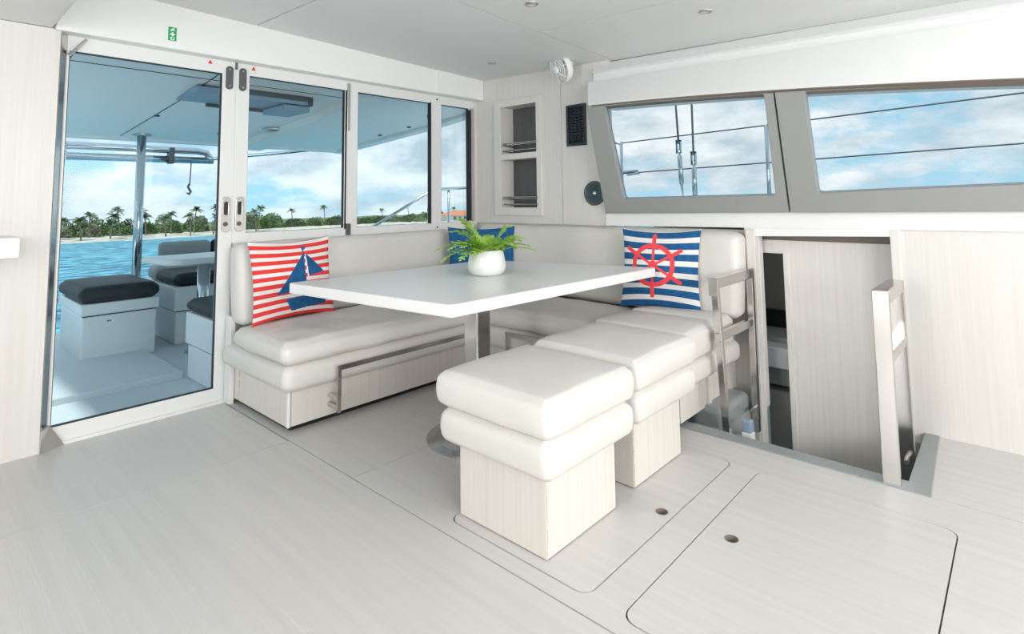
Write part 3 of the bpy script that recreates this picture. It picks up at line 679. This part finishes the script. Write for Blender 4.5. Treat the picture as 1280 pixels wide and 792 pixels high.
# fan in the ceiling corner
fc = Vector((3.14, 2.375, 2.035)); fa = nrm((-0.80, 0.25, -0.28))
FN = root('cabin_fan', (3.2, 2.37, 2.08), 'small white caged fan mounted by the ceiling corner', 'fan')
put('mount', lathe([(0.045, 0), (0.045, 0.02), (0.03, 0.03), (0.014, 0.04), (0.014, 0.06)], (3.19, 2.36, cz(3.19, 2.36) + 0.002), (0, 0, -1), 24), M_fanw, FN, smooth=True)
put('bracket', tube([(3.19, 2.36, 2.07), tuple(fc - fa*0.05)], 0.014, 12), M_fanw, FN, smooth=True)
put('motor', lathe([(0.0, -0.075), (0.03, -0.07), (0.036, -0.03), (0.036, 0.0), (0.0, 0.005)], fc, fa, 24), M_fanw, FN, smooth=True)
fu = fa.orthogonal().normalized(); fw = fa.cross(fu)
def circ(r, h, n=36): return [fc + fa*h + r*(math.cos(2*PI*k/n)*fu + math.sin(2*PI*k/n)*fw) for k in range(n)]
put('cage_ring', lathe([(0.100, -0.026), (0.106, -0.012), (0.106, 0.012), (0.100, 0.026), (0.094, 0.012), (0.094, -0.012), (0.100, -0.026)], fc, fa, 40, cap=False), M_fanw, FN, smooth=True)
for r_, h_ in ((0.080, 0.034), (0.062, 0.040), (0.046, 0.045)): put('cage_ring', tube(circ(r_, h_), 0.0032, 6, True), M_fanw, FN, smooth=True)
for k in range(6):
    a = 2*PI*k/6; q = math.cos(a)*fu + math.sin(a)*fw
    put('cage_spoke', tube([fc + q*0.1 + fa*0.02, fc + q*0.062 + fa*0.041, fc + q*0.025 + fa*0.05], 0.0035, 6), M_fanw, FN)
put('hub', lathe([(0.030, 0.038), (0.030, 0.054), (0.022, 0.060), (0, 0.061)], fc, fa, 24), M_fanw, FN, smooth=True)
for k in range(4):
    a = 2*PI*k/4 + 0.4; q = math.cos(a)*fu + math.sin(a)*fw; s_ = fa.cross(q)
    bm = bmesh.new(); P_ = [(0.02, -0.012), (0.08, -0.034), (0.088, 0.0), (0.075, 0.030), (0.02, 0.012)]
    A_ = [bm.verts.new(fc + q*u + s_*v + fa*(0.012 + v*0.35)) for u, v in P_]; B_ = [bm.verts.new(fc + q*u + s_*v + fa*(0.009 + v*0.35)) for u, v in P_]
    bm.faces.new(A_); bm.faces.new(list(reversed(B_)))
    for i in range(5): bm.faces.new((A_[i], B_[i], B_[(i+1) % 5], A_[(i+1) % 5]))
    put('blade', fin(bm), M_fanw, FN)
# recessed ceiling lamps
LP = [(2.117, 1.779, 'by the ceiling seam above the table'), (2.746, 1.143, 'above the settee end and stair rail'), (2.877, 2.808, 'above the settee corner near the aft windows')]
for x, y, s in LP:
    z = cz(x, y)
    d = root('downlight', (x, y, z), 'small steel recessed ceiling lamp ' + s, 'lamp', 'ceiling downlights')
    put('ring', lathe([(0.034, 0.0), (0.036, -0.004), (0.028, -0.008), (0.022, -0.004), (0.022, 0.004)], (x, y, z + 0.001), n=28, cap=False), M_steel, d, smooth=True)
    put('lens', lathe([(0.0, -0.0005), (0.023, -0.0005), (0.023, 0.003)], (x, y, z), n=20, cap=False), M_lens, d)
# signs
EX = root('exit_sign', (0.965, 3.329, 1.985), 'small green and white emergency exit sticker on the header', 'sign')
ex, ez0, ez1 = 0.957, 1.988, 2.062
put('plate', box(ex-0.020, ex+0.020, 3.3275, 3.3305, ez0, ez1), M_green, EX)
def sgn(loops): return plate(loops, 0.001, XZ(3.3268))
put('arrow', sgn([[(ex-0.004, 2.034), (ex+0.004, 2.034), (ex+0.004, 2.026), (ex+0.014, 2.026), (ex, 2.010), (ex-0.014, 2.026), (ex-0.004, 2.026)]]), M_white, EX)
put('door_mark', sgn([[(ex-0.009, 1.991), (ex+0.009, 1.991), (ex+0.009, 2.007), (ex-0.009, 2.007)], [(ex-0.003, 1.994), (ex+0.005, 1.994), (ex+0.005, 2.004), (ex-0.003, 2.004)]]), M_white, EX)
put('running_figure', sgn([[(ex-0.012, 2.040), (ex-0.007, 2.038), (ex-0.001, 2.045), (ex+0.007, 2.041), (ex+0.010, 2.044), (ex+0.003, 2.050), (ex+0.011, 2.055), (ex+0.008, 2.058), (ex-0.004, 2.052)]]), M_white, EX)
for x, s in ((1.179, 'top of the sliding door frame'), (1.425, 'frame of the latched aft window')):
    put('warning_sticker', plate([[(x-0.012, 1.915), (x+0.012, 1.915), (x, 1.938)]], 0.002, XZ(3.4105)), M_red, None, 'tiny red triangle sticker on the ' + s, 'sticker', 'red triangle stickers')
# counter end by the aft wall
CT = root('counter', (-0.9, 3.2, 0.0), 'white counter end against the pale side panel', 'counter')
put('worktop', box(-2.2, 0.360, 3.10, 3.3595, 0.90, 0.985, 0.006), M_white, CT)
put('support', box(-2.2, 0.02, 3.14, 3.3595, 0.0, 0.902), M_wood, CT)

# ================================================================== COCKPIT
DK = root('cockpit_deck', (1.5, 5.0, -0.06), 'white moulded cockpit deck outside the glass door', 'deck', kind='structure')
put('deck_floor', box(-1.5, 3.7, 3.47, 6.2, -0.12, -0.02), M_deck, DK)
put('deck_step', box(-1.5, 1.33, 4.14, 6.2, -0.03, 0.022, 0.008), M_deck, DK)
put('side_moulding', box(-1.5, 0.62, 4.9, 6.1, 0.0, 0.16, 0.03), M_gel, DK)
def locker(x0, x1, y0, y1, zt, label, lid=0.09):
    s = root('deck_locker', ((x0+x1)/2, (y0+y1)/2, -0.02), label, 'locker', 'white cockpit lockers')
    put('body', box(x0, x1, y0, y1, -0.02, zt - lid, 0.012), M_gel, s)
    put('lid', box(x0 - 0.015, x1 + 0.015, y0 - 0.015, y1 + 0.015, zt - lid + 0.006, zt, 0.012), M_gel, s)
    put('lid_joint', box(x0 + 0.004, x1 - 0.004, y0 + 0.004, y1 - 0.004, zt - lid - 0.004, zt - lid + 0.008), M_black, s)
    return s
lk = locker(0.935, 1.40, 5.0, 5.75, 0.405, 'white cockpit locker standing alone beside the water')
for dx in (0, 0.014): put('snap', box(1.085 + dx, 1.094 + dx, 4.994, 5.001, 0.265, 0.275), M_red if dx else M_dark, lk)
put('deck_cushion', rbox(0.915, 1.405, 4.975, 5.72, 0.405, 0.520, 0.045, 0.012, 8, 0.01), M_cush, None, 'charcoal cushion on the lone white cockpit locker', 'cushion', 'charcoal cockpit cushions', smooth=True)
locker(1.345, 2.0, 3.56, 4.13, 0.405, 'white cockpit locker right behind the door frame', 0.21)
put('deck_cushion', rbox(1.335, 2.0, 3.55, 4.14, 0.407, 0.49, 0.04, 0.01, 8, 0.01), M_cush, None, 'charcoal cushion on the locker right behind the door frame', 'cushion', 'charcoal cockpit cushions', smooth=True)
locker(1.57, 3.3, 5.12, 6.0, 0.44, 'long white cockpit bench locker behind the outdoor table', 0.20)
put('deck_cushion', rbox(1.56, 3.3, 5.10, 5.62, 0.442, 0.545, 0.045, 0.012, 10, 0.01), M_cush, None, 'long charcoal seat cushion on the cockpit bench', 'cushion', 'charcoal cockpit cushions', smooth=True)
put('deck_cushion', rbox(1.56, 3.3, 5.635, 5.85, 0.442, 0.57, 0.045, 0.012, 10, 0.01), M_cgrey, None, 'grey cushion at the back of the cockpit bench', 'cushion', 'charcoal cockpit cushions', smooth=True)
BR = root('bench_backrest', (2.4, 6.0, 0.44), 'grey and charcoal padded backrest of the cockpit bench', 'backrest')
put('pad', rbox(1.66, 2.10, 5.90, 5.99, 0.60, 0.76, 0.04), M_cgrey, BR, smooth=True)
put('pad', rbox(2.11, 3.30, 5.90, 5.99, 0.60, 0.76, 0.04), M_cush, BR, smooth=True)
put('lower_roll', rbox(1.62, 3.30, 5.86, 5.98, 0.555, 0.625, 0.033), M_cush, BR, smooth=True)
put('bracket', box(1.70, 1.73, 5.9, 5.95, 0.44, 0.62), M_dark, BR)
OT = root('outdoor_table', (1.95, 4.85, -0.02), 'white outdoor table on a steel post in the cockpit', 'table')
put('table_top', plate([rq([(1.275, 5.02), (1.36, 4.55), (2.75, 4.55), (2.75, 5.02)], 0.09, 6)], 0.045, Matrix.Translation((0, 0, 0.688)), 0.012), M_gel, OT)
put('post', lathe([(0.045, 0), (0.045, 0.70)], (1.66, 4.80, -0.02), n=24), M_bluest, OT, smooth=True)
put('base_flange', lathe([(0.12, 0), (0.12, 0.01), (0.05, 0.03)], (1.66, 4.80, -0.022), n=24), M_bluest, OT)
HT = root('hardtop', (1.3, 4.8, 1.7), 'white cockpit hardtop seen from below', 'roof', kind='structure')
def hz(y): return 1.722 + (0.135 * min(1, (6.1 - y) / 1.7) + (0.10 * (4.4 - y) / 0.95 if y < 4.4 else 0))
hy = [6.12, 5.8, 5.4, 5.0, 4.7, 4.4, 4.1, 3.8, 3.44]
def strip(x0, x1, ya, dz0, dz1): return [(x0, dz0), (x1, dz0), (x1, dz1), (x0, dz1)]
def hsweep(x0, x1, y0, y1, d0, d1):
    yy = [y1] + [y for y in hy if y0 < y < y1] + [y0]
    return sweep(lambda y: [(x0, hz(y) + d0), (x1, hz(y) + d0), (x1, hz(y) + d1), (x0, hz(y) + d1)], yy)
put('roof_slab', hsweep(0.1, 3.62, 3.44, 6.12, 0.0, 0.12), M_hard, HT)
put('rim', hsweep(3.54, 3.66, 3.44, 6.12, -0.03, 0.10), M_hard, HT)
put('rim', hsweep(0.1, 3.66, 6.06, 6.14, -0.02, 0.10), M_hard, HT)
put('beam', hsweep(2.36, 2.62, 3.5, 6.05, -0.06, 0.0), M_hard, HT)
put('panel_joint', hsweep(0.60, 0.606, 3.5, 5.8, -0.003, 0.0), M_dark, HT)
put('panel_joint', hsweep(1.335, 1.343, 3.6, 6.0, -0.003, 0.0), M_dark, HT)
put('panel_joint', hsweep(0.1, 2.3, 3.85, 3.856, -0.003, 0.0), M_dark, HT)
sk = put('skylight_frame', bar([(1.50, 2.10, 3.95, 3.98, hz(4) - 0.03, hz(4)+.01), (1.50, 2.10, 4.38, 4.41, hz(4.4) - 0.035, hz(4.4)+.01), (2.07, 2.10, 3.95, 4.41, hz(4.2) - 0.04, hz(4.2))]), M_dark, HT)
put('skylight_blind', box(1.30, 2.07, 3.97, 4.39, hz(4.4) - 0.012, hz(4.4) + 0.03), M_shade, sk)
put('skylight_blind', box(1.90, 2.10, 4.0, 4.36, hz(4.4) - 0.06, hz(4.4) - 0.02), M_shade, sk)
put('roof_lamp', lathe([(0.10, 0), (0.10, -0.015), (0.07, -0.03), (0, -0.03)], (2.35, 5.15, hz(5.15)), n=28), M_steel, HT)
for x, y in ((3.42, 5.55), (3.42, 5.0), (3.42, 4.5)): put('roof_light', lathe([(0.022, 0), (0.018, -0.012), (0, -0.012)], (x, y, hz(y)), n=14), M_dark, HT)
for x, y in ((2.02, 5.55), (1.35, 5.0), (2.06, 5.55)): put('roof_light', lathe([(0.022, 0), (0.018, -0.012), (0, -0.012)], (x, y, hz(y)), n=14), M_dark, HT)
PO = root('support_post', (1.53, 5.86, 0.0), 'polished steel post holding up the cockpit roof', 'post')
put('tube', lathe([(0.036, 0.02), (0.036, hz(5.86) + 0.01 - 0.0)], (1.47, 5.86, 0.0), n=20), M_bluest, PO, smooth=True)
put('top_flange', lathe([(0.075, hz(5.86) - 0.015), (0.075, hz(5.86) + 0.005)], (1.47, 5.86, 0.0), n=24), M_bluest, PO)
AR = root('davit_rail', (1.4, 6.6, 1.55), 'double steel tube rail across the stern of the boat', 'rail')
put('tube', tube([(-1.2, 6.6, 1.67), (2.18, 6.6, 1.675), (2.27, 6.6, 1.66), (2.31, 6.6, 1.60), (2.31, 6.6, 1.575)], 0.036, 14), M_bluest, AR, smooth=True)
put('tube', tube([(-1.2, 6.6, 1.56), (2.34, 6.6, 1.578)], 0.036, 14), M_bluest, AR, smooth=True)
for x in (1.0, 1.9): put('clamp', box(x, x+0.05, 6.55, 6.65, 1.53, 1.70, 0.008), M_dark if x > 1.5 else M_bluest, AR)
put('leg', tube([(-1.2, 6.6, 1.67), (-1.35, 6.4, 0.9), (-1.35, 6.1, 0.0)], 0.036, 12), M_bluest, AR)
put('leg', tube([(2.33, 6.6, 1.60), (3.1, 6.4, 1.70), (3.5, 6.10, 1.76)], 0.020, 12), M_bluest, AR)
HK = root('hanging_hook', (2.10, 6.58, 1.22), 'small dark hook hanging on a line from the stern rail', 'hook')
put('line', tube([(2.11, 6.56, 1.57), (2.105, 6.56, 1.40), (2.10, 6.56, 1.30)], 0.006, 6), M_dark, HK)
put('hook', tube([(2.10, 6.56, 1.32), (2.085, 6.56, 1.29), (2.10, 6.56, 1.26), (2.115, 6.56, 1.24), (2.10, 6.56, 1.21), (2.08, 6.56, 1.225)], 0.012, 8), M_dark, HK)
# stern quarter rail seen through the corner window
QR = root('guard_rail', (4.6, 5.3, 0.3), 'steel guard rail on the stern quarter outside the corner window', 'rail')
put('tube', tube([(3.42, 5.5, 0.70), (4.28, 5.25, 1.20), (4.36, 5.20, 1.235), (4.46, 5.15, 1.245), (5.2, 4.85, 1.29)], 0.018, 10), M_bluest, QR, smooth=True)
put('stanchion', tube([(4.50, 5.14, 1.245), (4.50, 5.14, 0.2)], 0.016, 10), M_bluest, QR, smooth=True)

# ================================================================== SIDE DECK
SD = root('side_deck', (4.4, 0.5, 0.6), 'white side deck outside the slanted windows', 'deck', kind='structure')
put('deck_slab', box(3.56, 5.15, -2.6, 6.0, 0.10, 0.22, 0.01), M_gel, SD)
put('coach_side', box(3.44, 3.60, 1.9, 3.40, 0.15, 0.90), M_gel, SD)
put('coach_side', box(4.32, 4.45, -2.6, 2.2, 0.15, 0.98), M_gel, SD)
def wire(pts, label):
    return put('lifeline', tube(pts, 0.006, 6), M_wire, None, label, 'wire', 'lifelines along the side deck')
wire([(5, 3.35, 1.665), (5, 1.61, 1.718), (5, 0, 1.774), (5, -2.4, 1.85)], 'upper steel lifeline wire outside the side windows')
wire([(5, 3.35, 1.352), (5, 1.58, 1.398), (5, 0, 1.440), (5, -2.4, 1.51)], 'lower steel lifeline wire outside the side windows')
def stanchion(y, zt, label, brace=False):
    s = root('stanchion', (5.0, y, 0.22), label, 'post', 'lifeline stanchions')
    put('tube', lathe([(0.016, 0), (0.016, zt - 0.22), (0.010, zt - 0.21), (0, zt - 0.21)], (5, y, 0.22), n=14), M_bluest, s, smooth=True)
    put('foot', lathe([(0.045, 0), (0.045, 0.01), (0.022, 0.04)], (5, y, 0.218), n=18), M_bluest, s)
    if brace:
        put('brace', tube([(5, y, zt - 0.02), (4.98, y + 0.09, zt + 0.02), (4.98, y + 0.3, zt - 0.01)], 0.013, 10), M_bluest, s)
        put('gate_loop', tube([(5, y + 0.06, 1.37), (5, y - 0.18, 1.385), (5, y - 0.20, 1.36), (5, y - 0.06, 1.345)], 0.012, 8), M_bluest, s)
stanchion(1.600, 1.72, 'steel lifeline stanchion beside the grey window mullion')
stanchion(3.03, 1.68, 'braced steel stanchion at the aft end of the lifelines', True)
def shroud(y0, y1, ztb, label):
    s = root('shroud', (4.85, y1, 0.22), label, 'rigging', 'mast shrouds outside the side window')   # chainplate inboard of the lifelines
    top_, low = Vector((4.83, y0, 3.1)), Vector((4.85, y1, 0.215)); at = lambda z: low + (top_ - low) * ((z - 0.215) / 2.885)
    put('wire', tube([at(ztb), top_], 0.010, 8), M_wire, s)
    f = at(ztb)
    put('fork', bar([(f.x - 0.015, f.x + 0.015, f.y - 0.022, f.y - 0.012, ztb - 0.09, ztb + 0.03), (f.x - 0.015, f.x + 0.015, f.y + 0.012, f.y + 0.022, ztb - 0.09, ztb + 0.03), (f.x - 0.015, f.x + 0.015, f.y - 0.022, f.y + 0.022, ztb + 0.02, ztb + 0.035)]), M_bluest, s)
    put('turnbuckle', tube([at(ztb - 0.05), at(ztb - 0.10), at(ztb - 0.12), at(ztb - 0.36), at(ztb - 0.38), at(ztb - 0.5)], [0.010, 0.012, 0.022, 0.022, 0.012, 0.010], 12), M_bluest, s, smooth=True)
    put('lower_wire', tube([at(ztb - 0.48), low], 0.012, 8), M_bluest, s)
shroud(2.381, 2.275, 1.605, 'mast shroud whose turnbuckle sits a little higher')
shroud(2.178, 2.194, 1.49, 'mast shroud whose turnbuckle sits a little lower')

# ================================================================== SEA AND SHORE
# the boat rides a little bow-up, so seen from the saloon the sea falls away towards the stern
K = 0.040; Z0 = -1.2
def sea(x, y): return Z0 - K * max(y, 0.0)
m = bpy.data.materials.new('sea water'); m.use_nodes = True; t = m.node_tree; b = t.nodes['Principled BSDF']
tcn = N(t, 'ShaderNodeTexCoord'); mpn = N(t, 'ShaderNodeMapping'); mpn.inputs['Scale'].default_value = (0.55, 0.9, 1); L(t, tcn.outputs['Object'], mpn.inputs[0])
no = N(t, 'ShaderNodeTexNoise'); no.inputs['Scale'].default_value = 1.3; no.inputs['Detail'].default_value = 6; L(t, mpn.outputs[0], no.inputs['Vector'])
rp = N(t, 'ShaderNodeValToRGB'); rp.color_ramp.elements[0].position = 0.40; rp.color_ramp.elements[1].position = 0.60
rp.color_ramp.elements[0].color = (0.0, 0.06, 0.13, 1); rp.color_ramp.elements[1].color = (0.13, 0.44, 0.54, 1)
L(t, no.outputs['Fac'], rp.inputs[0]); L(t, rp.outputs[0], b.inputs['Base Color'])
bn = N(t, 'ShaderNodeBump'); bn.inputs['Strength'].default_value = 0.9; bn.inputs['Distance'].default_value = 0.25; L(t, no.outputs['Fac'], bn.inputs['Height']); L(t, bn.outputs[0], b.inputs['Normal'])
b.inputs['Roughness'].default_value = 0.45; b.inputs['Specular IOR Level'].default_value = 0.18
bm = bmesh.new(); v = [bm.verts.new((x, y, sea(x, y))) for x, y in ((-600, -600), (900, -600), (900, 0), (-600, 0), (900, 420), (-600, 420))]; bm.faces.new(v[:4]); bm.faces.new((v[3], v[2], v[4], v[5]))
put('sea', fin(bm), m, None, 'rippled turquoise sea behind the boat', 'water', kind='structure')
def ground(name, y0, y1, h0, h1, mat, label, nx=90, ny=8, x0=-40, x1=260, seed=0):
    from mathutils import noise
    bm = bmesh.new(); G = []
    for i in range(nx + 1):
        row = []
        for j in range(ny + 1):
            x = x0 + (x1 - x0) * i / nx; tt = j / ny; yy = y0 + (y1 - y0) * tt + 4 * noise.noise(Vector((x * 0.04 + seed, 0.3, 0)))
            h = lerp(h0, h1, tt) + (0.35 * noise.noise(Vector((x * 0.12 + seed, yy * 0.2, 0))) if j else 0)
            row.append(bm.verts.new((x, yy, sea(x, yy) + h)))
        G.append(row)
    for i in range(nx):
        for j in range(ny): bm.faces.new((G[i][j], G[i+1][j], G[i+1][j+1], G[i][j+1]))
    return put(name, fin(bm), mat, None, label, 'shore', kind='structure')
ground('beach', 147, 168, -0.25, 1.1, M_sand, 'pale rocky sand beach along the water')
ground('scrub_bank', 164, 230, 0.5, 4.2, M_scrub, 'dark green scrub ground behind the beach', seed=3)
def leaf_ball(rx, ry_, rz, n, mat, size):
    bm = bmesh.new()
    for k in range(n):
        d = Vector((random.gauss(0, 1), random.gauss(0, 1), abs(random.gauss(0, 1)) - 0.15)).normalized(); q = random.uniform(0.72, 1.06)
        p = Vector((d.x*rx*q, d.y*ry_*q, max(0.02, d.z*rz*q))); u = Vector((random.uniform(-1,1), random.uniform(-1,1), random.uniform(-1,1))).normalized(); w_ = u.orthogonal().normalized()
        s = size * random.uniform(0.6, 1.3); vs = [bm.verts.new(p + u*s), bm.verts.new(p + w_*s*0.6), bm.verts.new(p - u*s), bm.verts.new(p - w_*s*0.6)]
        bm.faces.new(vs)
    return fin(bm)
def bush_tree(rx, rz, mat, n=700):
    r = root('bush', (0, 0, 0), 'dense green sea grape bush behind the beach', 'bush', 'bushes along the shore')
    put('foliage', leaf_ball(rx, rx, rz, n, mat, 0.28), mat, r)
    put('stem', tube([(0, 0, -0.4), (0.1, 0, rz * 0.35), (0.2, 0.1, rz*0.7)], 0.12, 6), M_trunk, r)
    return r
bushes = [bush_tree(2.6, 3.2, M_bush), bush_tree(3.2, 2.6, M_bush), bush_tree(2.4, 2.6, M_bush2)]
bushes[2]['label'] = 'dry greyish bush behind the beach'; bushes[2]['group'] = 'dry bushes along the shore'
def palm(h, seed):
    rnd = random.Random(seed)
    r = root('palm_tree', (0, 0, 0), 'tall coconut palm growing behind the beach', 'palm', 'palm trees along the shore')
    lean_ = rnd.uniform(-0.7, 0.7)
    pts = [(lean_ * (k/6)**2, 0.2 * (k/6), -0.4 + (h + 0.4) * k / 6) for k in range(7)]
    put('trunk', tube(pts, [0.20, 0.17, 0.15, 0.14, 0.13, 0.12, 0.11], 7), M_trunk, r)
    bm = bmesh.new(); top_ = Vector(pts[-1])
    for k in range(15):
        a = 2*PI*k/15 + rnd.uniform(-.2, .2); L_ = rnd.uniform(1.9, 2.7); el = rnd.uniform(-0.05, 1.25); d = Vector((math.cos(a), math.sin(a), 0)); prev = top_
        for j in range(1, 8):
            tt = j / 7; p = top_ + d * L_ * tt * math.cos(el) * (1 - 0.12*tt) + Vector((0, 0, L_ * (math.sin(el) * tt - 0.58 * tt * tt)))
            tg = (p - prev).normalized(); sd = tg.cross(Vector((0, 0, 1))); sd = sd.normalized() if sd.length > 0.01 else Vector((1, 0, 0))
            ln = 0.75 * math.sin(PI * (0.15 + 0.8 * tt)) + 0.1
            for s in (-1, 1):
                for q in (0.0, 0.5):
                    o = prev.lerp(p, q); e_ = o + sd * s * ln * 0.75 + tg * ln * 0.35 + Vector((0, 0, -ln * 0.35))
                    vs = [bm.verts.new(o), bm.verts.new(o + tg * 0.16), bm.verts.new(e_)]; bm.faces.new(vs)
            prev = p
    put('crown', fin(bm), M_palm, r)
    return r
palms = [palm(5.3, 1), palm(6.3, 2), palm(4.3, 3)]
rr = random.Random(5)
used = set()
def place(proto, x, y, s, dz=0.0):
    o = proto if proto.name not in used else copy_tree(proto)
    used.add(proto.name); o.location = (x, y, sea(x, y) + dz); o.scale = (s, s, s); o.rotation_euler.z = rr.uniform(0, 6.28)
    return o
k = 0
for y0, x0, x1, sp, dz, s0, s1 in ((156.5, 17.0, 70.0, 5.6, 0.25, 0.95, 1.10), (162.6, 20.0, 74.0, 5.6, 0.6, 1.0, 1.12), (190.5, 82.0, 190.0, 12.5, 1.7, 0.80, 1.05)):
    x = x0                    # two rows of palms on the beach, a loose row behind the bushes further along
    while x < x1:
        place(palms[k % 3], x + rr.uniform(-0.25, 0.25), y0 + rr.uniform(-0.3, 0.3), rr.uniform(s0, s1), dz); k += 1
        x += sp
for row, (y0, sp, sc) in enumerate(((169.0, 5.9, 0.84), (175.4, 6.9, 1.0), (182.9, 7.9, 1.14))):
    x = 0.09 * y0 + row * 2
    while x < 1.02 * y0:
        left = x / y0 < 0.46; k = rr.randrange(4)
        if row < 2 and abs(x - 150) < 11: x += sp; continue
        o = place(bushes[(0, 1, 0, 2)[k] if x / y0 < 0.66 else (0, 1)[k % 2]], x, y0 + rr.uniform(-0.3, 0.3), sc * rr.uniform(0.86, 1.0), 0.4 + row * 0.35)
        o.scale.z *= rr.uniform(1.35, 1.85) if left else rr.uniform(0.85, 1.2)
        x += sp
HS = root('house', (150, 166, sea(150, 166) + 0.3), 'white shore house with an orange roof', 'house')
hx, hy_, hz_ = 150, 166, sea(150, 166) + 0.3
put('wall', box(hx-6, hx+6, hy_-3, hy_+3, hz_, hz_ + 2.6), M_house, HS)
put('roof', hexa([(hx-6.8, hy_-3.8, hz_+2.5), (hx+6.8, hy_-3.8, hz_+2.5), (hx+6.8, hy_+3.8, hz_+2.5), (hx-6.8, hy_+3.8, hz_+2.5), (hx-3.5, hy_-0.3, hz_+4.3), (hx+3.5, hy_-0.3, hz_+4.3), (hx+3.5, hy_+0.3, hz_+4.3), (hx-3.5, hy_+0.3, hz_+4.3)]), M_roof, HS)
for k in range(4): put('window', box(hx-4.8+k*2.7, hx-3.4+k*2.7, hy_-3.06, hy_-2.98, hz_+0.9, hz_+2.0), M_pane, HS)
